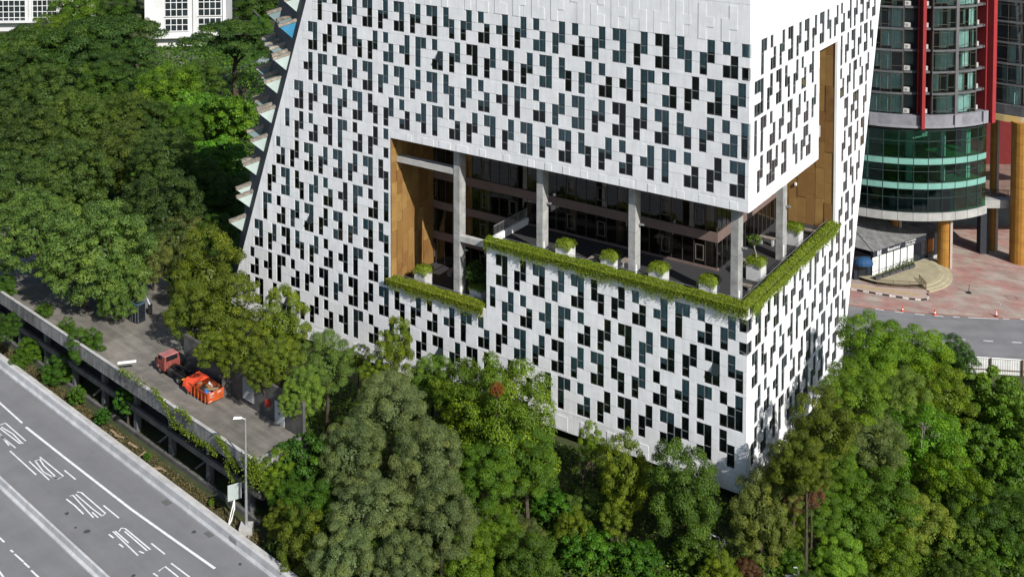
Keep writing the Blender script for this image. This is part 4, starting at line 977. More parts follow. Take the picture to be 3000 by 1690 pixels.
# trough planters
lm_trough = leafmat('trough_plant_leaf', (.05, .085, .03))
for i, (x, y) in enumerate(((390, 862), (458, 840), (522, 818), (582, 797), (648, 775), (708, 757))):
    p = onz(*r4(x, y), .45); o = thing('trough_planter', ['trough planter nearest the shop door, nearly bare', 'second trough planter from the shop door', 'third trough planter from the shop door, low green plants', 'fourth trough planter from the shop door', 'fifth trough planter with spiky green plants', 'trough planter farthest from the shop door with bushy plant'][i], 'planter', (p.x, p.y, .458), srot, 'trough planters before the shop')
    MB().hexa([(-.55, -.18, 0), (.55, -.18, 0), (.55, .18, 0), (-.55, .18, 0), (-.62, -.24, .38), (.62, -.24, .38), (.62, .24, .38), (-.62, .24, .38)]).build('trough', mat('dark_grey_trough', (.07, .07, .075), .7, .15, 3), o)
    g = np.random.default_rng(i); n = [40, 90, 160, 160, 260, 320][i]; Pp = np.stack([g.uniform(-.55, .55, n), g.uniform(-.2, .2, n), .38 + np.abs(g.normal(0, .22 + .05 * i, n))], 1)
    V, tt = leaves(Pp, np.tile([0, 0, 1.], (n, 1)), .2, g, .4, jitter=.9); put('plants', leafmesh('plants', V, tt, lm_trough), o)

# --- green glass block on gold columns with the apartments above
GC = Vector((60.5, 166.5, 0)); GR = 16.0
def gp(th, R, z, c=GC): return Vector((c.x + R * math.sin(th), c.y - R * math.cos(th), z))
zY = lambda ysrc, Y=150.6, xs=2740: ony(xs, ysrc, Y).z
zf0, zf1, zg1, zg2, zg3, zg4, zg5, zp0, zp1 = [zY(q) for q in (646, 623, 555, 536, 483, 464, 384, 373, 337)]
block = thing('glass_apartment_block', 'curved green glass block on gold columns with curtained apartments above', 'building', (GC.x, GC.y, 0))
def arcpanel(mb, t0, t1, R0, R1, z0, z1, c=GC, org=None, n=4):
    org = org or GC
    T_ = np.linspace(t0, t1, n + 1)
    for a, b_ in zip(T_[:-1], T_[1:]):
        q = [gp(a, R0, z0, c), gp(b_, R0, z0, c), gp(b_, R1, z0, c), gp(a, R1, z0, c)]; q2 = [gp(a, R0, z1, c), gp(b_, R0, z1, c), gp(b_, R1, z1, c), gp(a, R1, z1, c)]
        mb.hexa([v - org for v in (q[0], q[1], q[2], q[3])] + [v - org for v in q2])
    return mb
R_ = math.radians
M_fasc = mat('pale_fascia', (.34, .34, .325), .7, .12, .8); M_strip = mat('pale_green_spandrel', (.16, .34, .29), .4, .08, .6); M_par = mat('grey_parapet', (.21, .21, .235), .85, .15, .8); M_pars = mat('pale_grey_ledge', (.24, .24, .265), .85, .1, .8)
M_gm = mat('dark_green_mullion', (.025, .05, .045), .5, .1, 2)
dth = R_(6.9); t0 = R_(-75); ncol = 16
for j in range(ncol):
    a = t0 + j * dth + .001; b_ = a + dth - .003
    arcpanel(MB(), a, b_, GR + .25, GR - .6, zf0, zf1, n=2).build('fascia_panel', M_fasc, block)
    for z0, z1 in ((zg1, zg2), (zg3, zg4)): arcpanel(MB(), a, b_, GR + .02, GR - .15, z0 + .003, z1 - .003, n=2).build('spandrel_panel', M_strip, block)
    for z0, z1 in ((zf1, zg1), (zg2, zg3), (zg4, zg5)):
        zm = z0 + (z1 - z0) * .62
        for q0, q1 in ((z0, zm), (zm, z1)):
            p_ = [gp(a + .004, GR, q0 + .03) - GC, gp(b_ - .004, GR, q0 + .03) - GC, gp(b_ - .004, GR, q1 - .03) - GC, gp(a + .004, GR, q1 - .03) - GC]
            MB().poly(p_).build('pane', G_green, block)
    mu = MB().tube([gp(a, GR + .03, zf1) - GC, gp(a, GR + .03, zp0) - GC], .05, 4); mu.build('mullion', M_gm, block)
    arcpanel(MB(), a, b_, GR + .01, GR - .2, zg5, zp0, n=2).build('spandrel_panel', mat('black_green_spandrel', (.01, .016, .015), .25, .1, 1, spec=.6), block)
tE_ = t0 + ncol * dth
for z in (zf1, zg1, zg2, zg3, zg4, zg5, zf1 + (zg1 - zf1) * .62, zg2 + (zg3 - zg2) * .62, zg4 + (zg5 - zg4) * .62): arcpanel(MB(), t0, tE_, GR + .06, GR - .08, z - .03, z + .03, n=24).build('transom', M_gm, block)
# interior of the glass block
fm_ = MB(); 
for z in (zf1, zg2 - .3, zg4 - .3): arcpanel(fm_, t0, tE_, GR - .2, GR - 7, z - .25, z + .02, n=16)
fm_.build('floor', mat('green_carpet', (.05, .24, .08), .9, .2, .6), block)
arcpanel(MB(), t0, tE_, GR - 7, GR - 7.3, zf1, zp1, n=16).build('inner_wall', mat('pale_inner_wall', (.42, .47, .44), .9, .2, .4), block)
cl_ = MB()
for th in (-50, -30, -8, 10, 27): arcpanel(cl_, R_(th), R_(th + 3), GR - 1.4, GR - 2.3, zf1, zp0, n=1)
cl_.build('inner_columns', M_white2, block)
dk = MB(); arcpanel(dk, t0, tE_, GR - .5, GR - .6, zf1 + .1, zg1 - .1, n=40); dk.build('drawn_curtain', mat('dark_green_curtain', (.03, .06, .055), .9, .3, 6), block)
# side return at the right end
ep = [gp(tE_, GR, zf1) - GC, gp(tE_, GR - 8, zf1) - GC, gp(tE_, GR - 8, zg5) - GC, gp(tE_, GR, zg5) - GC]; MB().poly(ep).build('side_pane', G_green, block)
arcpanel(MB(), t0, tE_, GR - .65, GR - 12, zf0 + .05, zf0 + .5, n=12).build('underside', M_concd, block)
MB().box(-9, 3, -3, 6, 0, zf0).build('rear_shop_core', M_dark, block)
# gold columns
M_gcol = mat('ochre_column_cladding', (.36, .185, .035), .55, .18, .8, col2=(.27, .12, .02))
def gcol(x, y, r, z1, seam=1.25):
    c = MB().lathe([(r, 0), (r, z1)], seg=20).build('column', M_gcol, block, smooth=False, loc=(x - GC.x, y - GC.y, 0))
    z = seam
    while z < z1: MB().lathe([(r + .006, z), (r + .006, z + .03)], seg=20).build('seam', M_goldedge, c); z += seam
    MB().box(r * .45 - .16, r * .45 + .16, -r - .12, -r * .82, 0, z1).build('pale_strip', mat('pale_pink_strip', (.42, .34, .30), .8, .1, 2), c); return c
gcol(64.2, 153.0, .95, zf0); gcol(75.0, 154.3, 1.35, zp0 - .3, 1.5); gcol(73.2, 158.5, .55, zp0 - .3); gcol(58.6, 156.0, .8, zf0)
MB().box(70.8 - GC.x, 72 - GC.x, 157 - GC.y, 158.2 - GC.y, 0, zf0 - .3).build('dark_pier', mat('navy_pier', (.03, .034, .042), .6, .15, 2), block)
MB().box(66 - GC.x, 86 - GC.x, 168 - GC.y, 169 - GC.y, 0, zf0).build('rear_wall', M_dark, block)
# link bridge with black railing, red wall behind it, yellow band
MB().box(69.6 - GC.x, 76 - GC.x, 155.4 - GC.y, 170 - GC.y, zf0 - .05, zf1 + .0).build('bridge_deck', M_fasc, block); MB().box(69.7 - GC.x, 95 - GC.x, 157 - GC.y, 175 - GC.y, zf1 + .002, zf1 + .08).build('bridge_paving', mat('brown_pavers', (.22, .14, .11), .9, .2, 1), block)
for k in range(26): MB().box(-.02, .02, -.02, .02, 0, 1.0).build('railing_bar', M_black, block, loc=(69.9 + k * .18 - GC.x, 156.6 - GC.y, zf1))
MB().box(69.8 - GC.x, 74.6 - GC.x, 156.57 - GC.y, 156.63 - GC.y, zf1 + .95, zf1 + 1.02).build('railing_top', M_black, block)
MB().box(70.2 - GC.x, 92 - GC.x, 171 - GC.y, 171.4 - GC.y, zf1, zp0).build('red_wall', mat('dark_red_wall', (.13, .012, .012), .8, .1, 1), block)
MB().box(71.5 - GC.x, 74 - GC.x, 165.5 - GC.y, 167 - GC.y, zf1 + .09, zf1 + 1.6).build('dark_cabinet', M_chas, block)
C2 = Vector((84.2, 168.5, 0)); arcpanel(MB(), R_(-62), R_(10), 17.4, 16.0, zp0 - .5, zp0 + .35, C2, n=10).build('yellow_band', mat('peeling_yellow_paint', (.50, .32, .05), .8, .2, 1.2, col2=(.42, .36, .25)), block)
arcpanel(MB(), R_(-62), R_(10), 17.2, 16.0, zp0 + .36, zp1 + .1, C2, n=10).build('dark_parapet', mat('dark_blue_parapet', (.075, .075, .085), .85, .2, .8), block)
# parapet with ledge and corbels
arcpanel(MB(), t0, R_(33), GR + .55, GR - .3, zp0 + .002, zp0 + .3, n=24).build('ledge', M_pars, block); arcpanel(MB(), t0, R_(33), GR + .35, GR - .3, zp0 + .302, zp1, n=24).build('parapet', M_par, block)
for th in (-58, -26, 12.6, 29.5): arcpanel(MB(), R_(th), R_(th + 3.6), GR + .62, GR + .36, zp0 + .05, zp1 + .05, n=1).build('parapet_block', M_pars, block)
# apartments
M_pier = mat('grey_render_pier', (.115, .115, .12), .85, .15, .8); M_back = mat('dark_recess_wall', (.05, .05, .055), .9, .15, .6); M_cur = mat('pale_teal_curtain', (.52, .70, .67), .9, .12, 1.2); M_brz = mat('bronze_bar', (.085, .075, .055), .5, .1, 3)
M_ac = mat('white_ac_casing', (.42, .42, .40), .6, .1, 2); M_fin = mat('red_fin_paint', (.27, .028, .03), .7, .15, .8, col2=(.26, .02, .022)); G_apt = glass('apartment_glass', (.80, .90, .88), .05)
PI_ = 2.88; zb = zp1 + .05; ra_ = random.Random(9)
def bay(c, R, ta, tb, z, seed, ndiv):
    r_ = random.Random(seed); n = ndiv; T_ = np.linspace(ta, tb, n + 1); z1 = z + PI_ - .3
    fr = MB()
    for a in T_: fr.tube([gp(a, R, z, c) - GC, gp(a, R, z1, c) - GC], .045, 4)
    for zz in (z + .42, z1 - .35): 
        for a, b_ in zip(T_[:-1], T_[1:]): fr.tube([gp(a, R, zz + (.25 if int(a * 1000) % 3 == 0 else 0), c) - GC, gp(b_, R, zz + (.25 if int(a * 1000) % 3 == 0 else 0), c) - GC], .03, 4)
    o = fr.build('bay_window', M_brz, block)
    for a, b_ in zip(T_[:-1], T_[1:]):
        MB().poly([gp(a + .003, R - .03, z + .02, c) - GC, gp(b_ - .003, R - .03, z + .02, c) - GC, gp(b_ - .003, R - .03, z1, c) - GC, gp(a + .003, R - .03, z1, c) - GC]).build('pane', G_apt, o)
    # pleated curtains, some drawn aside
    for a, b_ in zip(T_[:-1], T_[1:]):
        st_ = r_.random(); 
        if st_ < .10: continue
        f0, f1 = (0, 1) if st_ < .68 else ((0, r_.uniform(.3, .6)) if st_ < .84 else (r_.uniform(.45, .7), 1))
        cm = MB(); k = 12; zlo = z + r_.choice([.05, .05, .1, .35])
        for j in range(k + 1):
            a_ = a + (b_ - a) * (f0 + (f1 - f0) * j / k); rr = R - .35 - (.11 if j % 2 else 0) - r_.uniform(0, .03); cm.v += [tuple(gp(a_, rr, zlo, c) - GC), tuple(gp(a_, rr + .02, z1 - .02, c) - GC)]
        for j in range(k): cm.f.append((2 * j, 2 * j + 2, 2 * j + 3, 2 * j + 1))
        cm.build('curtain', M_cur, o)
    return o
def acunit(c, R, th, z):
    p_ = gp(th, R, z, c) - GC; o = MB().box(-.42, .42, -.16, .16, 0, .58).build('air_conditioner', M_ac, block, loc=p_, rot=th)
    MB().lathe([(.2, 0), (.2, .012)], seg=12).build('fan_grille', mat('dark_fan_grille', (.2, .2, .2), .6, .1, 3), o).location = (-.12, -.162, .29)
    o.children[0].rotation_euler = (math.pi / 2, 0, 0)
BAYS = [(-60, -44, 4), (-26.5, -11.8, 3), (2.2, 13.6, 3), (15.4, 26.0, 3)]; REC = [(-44, -33), (-33, -26.6), (-11.7, -3.5), (-3.5, 2.1), (26.1, 35)]
for fl_ in range(8):
    z = zb + fl_ * PI_
    for i, (a, b_, n) in enumerate(BAYS): bay(GC, GR, R_(a), R_(b_), z, fl_ * 10 + i, n)
    arcpanel(MB(), R_(-62), R_(-44), GR + .1, GR - .6, z + PI_ - .28, z + PI_ - .03, n=6).build('floor_band', M_pier, block); arcpanel(MB(), R_(-27.5), R_(-11.6), GR + .1, GR - .6, z + PI_ - .28, z + PI_ - .03, n=6).build('floor_band', M_pier, block); arcpanel(MB(), R_(2), R_(26.2), GR + .1, GR - .6, z + PI_ - .28, z + PI_ - .03, n=8).build('floor_band', M_pier, block)
    for a, b_ in REC:
        arcpanel(MB(), R_(a), R_(b_), GR - .25, GR - 1.6, z - .3, z - .02 if fl_ else z - .1, n=2).build('ac_ledge', M_pier, block)
        w_ = MB(); arcpanel(w_, R_(a) + .03, R_(b_) - .03, GR - 1.56, GR - 1.6, z + .6, z + 2.2, n=1); wo = w_.build('recess_window', mat('grey_green_window', (.12, .17, .165), .2, .2, .8, spec=.5), block)
    for th in (-38, -9.2, -.6, 29.0): acunit(GC, GR - .7, R_(th), z + .02)
    # block at the right
    bay(C2, 16.6, R_(-52), R_(-34), z, fl_ * 10 + 7, 3); bay(C2, 16.6, R_(-33), R_(-10), z, fl_ * 10 + 8, 4)
    arcpanel(MB(), R_(-60), R_(-8), 16.7, 15.9, z + PI_ - .28, z + PI_ - .03, C2, n=8).build('floor_band', M_pier, block)
ht = PI_ * 8
arcpanel(MB(), R_(-75), R_(38), GR - 1.62, GR - 1.9, zb - .4, zb + ht, n=20).build('recess_wall', M_back, block); arcpanel(MB(), R_(-75), R_(38), GR - 2.6, GR - 2.8, zb - .4, zb + ht, n=20).build('room_wall', M_dark, block)
arcpanel(MB(), R_(-66), R_(5), 14.2, 14.0, zb - .4, zb + ht, C2, n=10).build('room_wall', M_dark, block)
for a, b_ in ((13.7, 15.3), (-28.4, -26.6), (-62, -60)): arcpanel(MB(), R_(a), R_(b_), GR + .14, GR - 1.5, zb, zb + ht, n=1).build('pier', M_pier, block)
for a in (-11.7, 2.0, 26.1, -44.0): arcpanel(MB(), R_(a) - .002, R_(a) + .012, GR - .02, GR - 1.6, zb, zb + ht, n=1).build('return_wall', M_back, block)
for th, fw in ((-3.6, 1.4), (34.0, 2.8)):
    fin = arcpanel(MB(), R_(th), R_(th + fw), GR + 1.0, GR - 1.5, zp0 + .0, zb + ht, n=1).build('red_fin', M_fin, block)
    MB().tube([gp(R_(th - 1.2), GR + .2, zp1) - GC, gp(R_(th - 1.2), GR + .2, zb + ht) - GC], .09, 6).build('drain_pipe', M_fin, block)
# corrugated white fence along the road
f0 = Vector((50.0, 124.6, .0)); f1 = Vector((80, 120.4, 0)); fd = f1 - f0; FL = fd.length
fence = thing('corrugated_fence', 'white corrugated sheet fence with brown posts along the side road', 'fence', f0, math.atan2(fd.y, fd.x))
M_cor = mat('white_corrugated_sheet', (.55, .555, .54), .55, .12, 1.2)
for k in range(int(FL / 1.0)):
    mb = MB(); n = 8
    for j in range(n + 1):
        x = k + j / n * .995; y = -.05 + (.035 if j % 2 else 0); mb.v += [(x, y, -.75), (x, y, 1.55)]
    for j in range(n): mb.f.append((2 * j, 2 * j + 2, 2 * j + 3, 2 * j + 1))
    mb.build('sheet', M_cor, fence)
for x in np.arange(.5, FL, 3.3): MB().box(x, x + .14, -.24, -.09, -1.3, 1.7).build('post', M_rust, fence)
for z in (-.45, .35): MB().box(0, FL, -.13, -.07, z, z + .07).build('rail', M_rust, fence)
MB().tube([(0, .02, 1.62), (FL, .02, 1.62)], .05, 5).build('top_pipe', M_white2, fence)
rw_ = MB().box(0, FL, .02, .5, -6, -.02).build('retaining_wall', M_conc, None, loc=f0, rot=math.atan2(fd.y, fd.x)); tag(rw_, 'rough grey retaining wall below the corrugated fence', 'wall')

# ------------------------------------------------------------------ far upper left: white buildings, lane, parked car
M_farw = mat('far_white_wall', (.58, .58, .575), .85, .08, .15)
def farblock(name, label, px, W_, D_, Hh, rz, bays, floors):
    p = onz(*px); o = thing(name, label, 'building', (p.x, p.y, 0), rz)
    MB().box(-W_ / 2, W_ / 2, 0, D_, 0, Hh).build('wall', M_farw, o)
    for (x0, x1) in bays:
        for (z0, z1) in floors:
            wf = MB().box(x0, x1, -.08, -.01, z0, z1).build('window', mat('white_window_frame', (.62, .63, .62), .6, .05, 1), o)
            n = max(2, int((x1 - x0) / 1.3)); m2 = max(1, int((z1 - z0) / 1.5))
            for i in range(n):
                for j in range(m2):
                    xa = x0 + (x1 - x0) * i / n + .1; xb = x0 + (x1 - x0) * (i + 1) / n - .1; za_ = z0 + (z1 - z0) * j / m2 + .1; zb_ = z0 + (z1 - z0) * (j + 1) / m2 - .1
                    MB().box(xa, xb, -.11, -.085, za_, zb_).build('pane', mat('far_dark_glass', (.03, .04, .045), .1, .3, .5, spec=.6), wf)
            MB().box(x0 - .2, x1 + .2, -.3, -.112, z0 - .15, z0 - .02).build('sill', M_farw, wf)
    for x in [-W_ / 2] + [(a_[1] + b_[0]) / 2 for a_, b_ in zip(bays[:-1], bays[1:])] + [W_ / 2 - .8]: MB().box(x, x + .8, -.5, -.005, 2.5, Hh).build('pilaster', M_farw, o)
    MB().box(-W_ / 2, W_ / 2, -1.8, -.02, 2.6, 3.0).build('canopy', M_farw, o)
    return o
o = farblock('white_apartment_building', 'tall white building with gridded windows behind the rain trees', (545, 138), 20.5, 18, 34, .12, [(-5.2, .6), (3.2, 9.0)], [(4.2, 7.4), (8.0, 13.4), (14.2, 17), (17.6, 22), (23, 28)])
for k in range(4): MB().box(-10.27, -10.25, 3 + k * 3.6, 5.2 + k * 3.6, 5, 30).build('side_glazing', mat('far_side_glass', (.16, .19, .21), .2, .2, .3), o)
farblock('white_office_annex', 'white building with tall window bays at the top left edge', (70, 92), 31, 16, 34, .06, [(-14, -9), (-7, .5), (2.5, 9)], [(2.2, 8.6), (9.6, 15), (16, 22), (23, 29)])
flat('service_lane', [onz(x, y) for x, y in ((600, 300), (645, 195), (800, 160), (790, 215), (715, 300))], .004, mat('lane_asphalt', (.10, .10, .105), .9, .15, .3))
flat('upper_lane', [onz(x, y) for x, y in ((662, 0), (690, -20), (765, 95), (700, 90))], .004, mat('lane_asphalt', (.10, .10, .105)))
flat('forecourt_patch', [onz(x, y) for x, y in ((420, 150), (560, 150), (620, 195), (560, 235), (440, 190))], .004, mat('pale_forecourt', (.26, .24, .21), .9, .3, .3))
p0_, p1_ = onz(700, 20), onz(775, 100); wd_ = p1_ - p0_; o = MB().box(0, wd_.length, 0, .4, 0, 3.2).build('lane_wall', M_concd, None, loc=p0_, rot=math.atan2(wd_.y, wd_.x)); tag(o, 'dark retaining wall beside the lane at the top', 'wall')
p = onz(774, 186); o = thing('parked_car', 'grey car parked on the lane beside the sloped wall', 'car', (p.x, p.y, 0), 1.2); M_cg = mat('grey_car_paint', (.22, .24, .27), .25, .05, 1, spec=.6)
MB().box(-2.1, 2.1, -.85, .85, .35, .85).hexa([(-1.5, -.8, .85), (1.2, -.8, .85), (1.2, .8, .85), (-1.5, .8, .85), (-1.0, -.65, 1.42), (.7, -.65, 1.42), (.7, .65, 1.42), (-1.0, .65, 1.42)]).build('body', M_cg, o)
MB().box(-1.05, .75, -.74, -.7, .95, 1.3).box(-1.05, .75, .7, .74, .95, 1.3).build('side_window', M_tg, o)
for x in (-1.35, 1.35):
    for y in (-.72, .9): w = put('wheel', tym, o); w.location = (x, y, .36); w.rotation_euler = (math.pi / 2, 0, 0); w.scale = (.85, .85, .7)

# ------------------------------------------------------------------ plants
LM = {'broad': leafmat('leaf_mid_green', (.066, .132, .013)), 'lump': leafmat('leaf_olive_green', (.054, .100, .017)), 'fine': leafmat('leaf_grey_green', (.108, .150, .054)),
      'bright': leafmat('leaf_yellow_green', (.125, .185, .013), trans=.32), 'umbrella': leafmat('leaf_deep_green', (.036, .076, .013)), 'hedge': leafmat('leaf_hedge', (.125, .185, .012), trans=.28),
      'big': leafmat('leaf_large_green', (.07, .13, .014), trans=.32)}
def crown_mesh(name, kind, seed, R=5.0):
    g = np.random.default_rng(seed)
    if kind == 'umbrella':
        nl = 70; th = g.uniform(0, 2 * np.pi, nl); rr = R * np.sqrt(g.uniform(0, 1, nl)); Cc = np.stack([rr * np.cos(th), rr * np.sin(th), .34 * R * (1 - (rr / R) ** 2) + g.normal(0, .18, nl)], 1); Rl = g.uniform(.55, .95, nl); sq = .42; size, asp, npl = .16, .5, 560
    else:
        nl, rl0, rl1, sq, size, asp, npl, vz = {'broad': (64, .6, 1.2, .85, .17, .55, 620, .95), 'lump': (150, .42, .8, .85, .155, .6, 300, .95), 'fine': (74, .5, 1.1, .95, .19, .36, 640, 1.0),
            'bright': (52, .55, 1.15, .95, .19, .6, 500, 1.12), 'big': (48, .6, 1.2, .8, .36, .8, 190, .9)}[kind]
        i = np.arange(nl) + .5; ph = np.arccos(1 - 1.86 * i / nl); th = np.pi * (1 + 5 ** .5) * i + g.normal(0, .25, nl)
        rad = R * g.uniform(.70, .95, nl) * (1 - .16 * g.random(nl) * (g.random(nl) < .3)); Cc = np.stack([rad * np.cos(th) * np.sin(ph), rad * np.sin(th) * np.sin(ph), rad * np.cos(ph) * vz], 1); Rl = g.uniform(rl0, rl1, nl)
    P = []; N = []; T_ = []
    for c, r in zip(Cc, Rl):
        n = int(npl * (r / np.mean(Rl)) ** 2); d = g.normal(0, 1, (n, 3)); d /= np.linalg.norm(d, axis=1)[:, None]; d[:, 2] = np.where(d[:, 2] < -.35, -d[:, 2] * .5, d[:, 2])
        p = c + d * (r * g.uniform(.72, 1.1, n)[:, None]) * np.array([1, 1, sq])
        keep = np.ones(n, bool)
        for c2, r2 in zip(Cc, Rl):
            if c2 is c: continue
            q = (p - c2) / np.array([1, 1, sq]); keep &= (np.einsum('ij,ij->i', q, q) > (r2 * .66) ** 2)
        P.append(p[keep]); N.append(d[keep]); T_.append(np.full(keep.sum(), np.clip(g.normal(.46, .13), .1, .9)))
    P = np.concatenate(P); N = np.concatenate(N); T_ = np.concatenate(T_)
    V, t = leaves(P, N, size, g, asp, tone=T_)
    # inner leaves that close the crown's body; their darker tone paints inner shade
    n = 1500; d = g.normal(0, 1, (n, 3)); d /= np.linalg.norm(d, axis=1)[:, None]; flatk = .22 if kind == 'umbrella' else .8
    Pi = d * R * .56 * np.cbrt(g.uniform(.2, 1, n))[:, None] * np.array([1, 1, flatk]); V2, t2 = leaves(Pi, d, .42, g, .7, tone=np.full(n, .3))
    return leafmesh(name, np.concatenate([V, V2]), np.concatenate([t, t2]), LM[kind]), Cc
CR = {}
for kind, seeds in (('broad', (1, 2, 3)), ('lump', (4, 5, 6)), ('fine', (7, 8)), ('bright', (9, 10)), ('umbrella', (11, 12)), ('big', (13,))):
    CR[kind] = [crown_mesh('crown', kind, s) for s in seeds]
rt = random.Random(17); treecount = 0
def tree(label, pos, R, kind, tint=(1, 1, 1), group=None, zscale=1., base=None, name=None, seed=None):
    """pos = crown centre; the trunk goes down to the ground (or to base)"""
    global treecount; treecount += 1
    me_, Cc = CR[kind][(seed if seed is not None else treecount) % len(CR[kind])]; s = R / 5.0
    bz = gz(pos.x, pos.y) if base is None else base[2]; bx, by = (pos.x, pos.y) if base is None else (base[0], base[1])
    nm = name or {'umbrella': 'rain_tree', 'fine': 'acacia_tree'}.get(kind, 'broadleaf_tree')
    o = thing(nm, label, 'tree', (bx, by, bz), 0, group)
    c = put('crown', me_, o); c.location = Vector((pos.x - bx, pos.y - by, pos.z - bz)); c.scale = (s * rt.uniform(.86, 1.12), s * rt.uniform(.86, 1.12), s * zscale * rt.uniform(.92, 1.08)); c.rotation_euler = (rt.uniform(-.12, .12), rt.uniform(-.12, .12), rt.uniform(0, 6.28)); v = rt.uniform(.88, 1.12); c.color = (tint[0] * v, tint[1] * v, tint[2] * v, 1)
    top = Vector((pos.x - bx, pos.y - by, pos.z - bz)); mid = top * .55 + Vector((rt.uniform(-.4, .4), rt.uniform(-.4, .4), 0)) * s
    tb = MB().tube([(0, 0, -.4), mid, top - Vector((0, 0, R * .25))], [.34 * s + .05, .24 * s + .03, .12 * s], 7)
    for k in range(5):
        e = Cc[(k * 7 + 3) % len(Cc)]; e = Vector((e[0] * s * .8, e[1] * s * .8, e[2] * s * .7 * zscale)); st = mid.lerp(top - Vector((0, 0, R * .25)), .2 + k * .15); tb.tube([st, st.lerp(top + e, .5) + Vector((0, 0, .2 * s)), top + e], [.13 * s, .08 * s, .03 * s], 5)
    tb.build('trunk', M_bark, o); return o
def ptree(x, y, rpx, kind, label, zc=8., tint=(1, 1, 1), group=None, zscale=1., full=True, **kw):
    if full: x, y, rpx = x * 1.1646, y * 1.1646, rpx * 1.1646
    z = zc
    for _ in range(60):
        p = onz(x, y, z); R = rpx * (p.y * cT + (H - z) * sT) / F; a, b = ab(p)
        bad = (-6 < a < 66.1 - .3377 * max(0, z) + R * .5 and -R * .68 < b < 40) or (-R * .68 < a < 30 and -3 < b < 36)
        if not bad: break
        z += .35
    base = None; tt, nn_ = tn(p)
    if tt < -79.5 and 55 < nn_ < 63.2:
        q = DN(tt, 64.5); base = (q.x, q.y, 0)
    return tree(label, p, R, kind, tint, group, zscale, base, **kw)
D_ = (.75, .8, .8); O_ = (1.1, 1.0, .8); G_ = (.85, 1.1, .8); Y_ = (1.3, 1.12, .7)
LEFT = 'trees of the left-hand wood'
for a in (
 (245, 640, 140, 'lump', 'large pale olive tree with lumpy crown overhanging the parking deck', 10, (1.6, 1.55, 1.7)),
 (85, 590, 120, 'lump', 'lumpy olive tree at the left edge just above the deck', 10, (1.4, 1.38, 1.4)),
 (300, 725, 80, 'lump', 'olive crown drooping over the deck left of the hut', 10, (1.45, 1.45, 1.5)), (165, 655, 72, 'lump', 'olive crown drooping over the far part of the deck', 10, (1.4, 1.4, 1.45)),
 (25, 480, 110, 'lump', 'round olive crown cut by the left picture edge, mid height', 9, (.95, 1.0, 1)),
 (405, 520, 105, 'lump', 'dull olive tree in the wood right of the lumpiest crown', 9, (.72, .75, .75)),
 (180, 455, 115, 'lump', 'broad olive crown behind the tree overhanging the deck', 9, (1, 1, 1)),
 (300, 400, 105, 'lump', 'brownish olive crown in the middle of the left wood', 9, (1.1, .95, .8)),
 (415, 395, 85, 'lump', 'medium olive crown between brownish crown and bright trees', 9, (.85, .9, .85)),
 (60, 360, 105, 'lump', 'wide olive crown near the left edge above the round one', 9, (.98, .95, .85)),
 (190, 320, 95, 'lump', 'yellowish olive crown in the upper left wood', 9, (1.12, 1.05, .8)),
 (320, 300, 80, 'lump', 'small yellow-tipped olive crown in the upper left wood', 9, (1.2, 1.08, .7)),
 (110, 245, 95, 'lump', 'olive crown just below the rain trees at far left', 9, (1.02, 1.05, .85)),
 (20, 270, 80, 'lump', 'small olive crown at the left picture edge', 8, (.8, .85, .8)),
 (250, 235, 75, 'broad', 'dark crown under the rain trees', 7, D_),
 (430, 235, 85, 'broad', 'fresh green tree with layered crown near the palm', 8, (1.5, 1.5, .8)),
 (505, 205, 60, 'broad', 'greyish bush tree behind the fresh green layered tree', 6, (.95, .95, 1.1)),
 (500, 300, 78, 'big', 'bright green tree with big leaves left of the sloped wall', 7, (1.0, 1.35, .8)),
 (575, 300, 70, 'big', 'bright leafy tree touching the sloped grey wall', 6, (1.15, 1.4, .7)),
 (470, 330, 70, 'broad', 'dark green tree with branches showing below the bright ones', 7, (.8, .9, .8)),
 (380, 315, 70, 'lump', 'dense dark crown left of the bright leafy trees', 8, (.8, .9, .8)),
 (545, 410, 75, 'big', 'leafy creeper-covered tree in sun beside the building shadow', 4, (.9, 1.4, .6)),
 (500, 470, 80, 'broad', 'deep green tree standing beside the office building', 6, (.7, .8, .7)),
 (580, 500, 70, 'broad', 'dark tree pressed against the lower sloped wall', 5, (.6, .7, .6)),
 (450, 600, 75, 'fine', 'feathery olive tree between the deck trees', 8, (.9, .85, .6)),
 (545, 590, 55, 'broad', 'small dark tree at the foot of the sloped wall', 6, (.55, .65, .5)),
 (385, 660, 60, 'fine', 'thin yellowish tree beside the hut', 7, (1.0, .9, .5)),
 (60, 200, 85, 'lump', 'dark olive crown beneath the upper left rain tree', 7, (.7, .8, .7)),
 (190, 30, 75, 'broad', 'green tree before the white annex at the top', 9, (1.0, 1.05, .7)),
 (130, 90, 60, 'broad', 'yellowish green tree below the annex', 8, (1.2, 1.1, .6)),
 (300, 40, 70, 'broad', 'dark green tree between the two white buildings', 8, (.75, .85, .7)),
 (345, 95, 55, 'fine', 'dusty grey tree by the corner of the tall white building', 6, (1, .95, 1)),
 (640, 20, 60, 'broad', 'dark tree on the bank above the upper lane', 4, D_), (700, 30, 45, 'broad', 'dark shrub tree behind the top hooded windows', 3, D_),
 (650, 75, 35, 'broad', 'small leafy tree beside the lane wall', 3, (.7, .9, .7))):
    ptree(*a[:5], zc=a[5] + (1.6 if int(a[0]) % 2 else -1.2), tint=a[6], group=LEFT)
RAIN = 'rain trees before the white buildings'
ptree(245, 118, 165, 'umbrella', 'widest flat-topped rain tree in front of the white buildings', 11, (.95, 1.05, .9), RAIN)
ptree(285, 172, 115, 'umbrella', 'low dark rain tree below the widest one', 9, (.85, .95, .8), RAIN); ptree(70, 130, 130, 'umbrella', 'flat rain tree at the far left edge', 10, (1.05, 1.05, .8), RAIN)
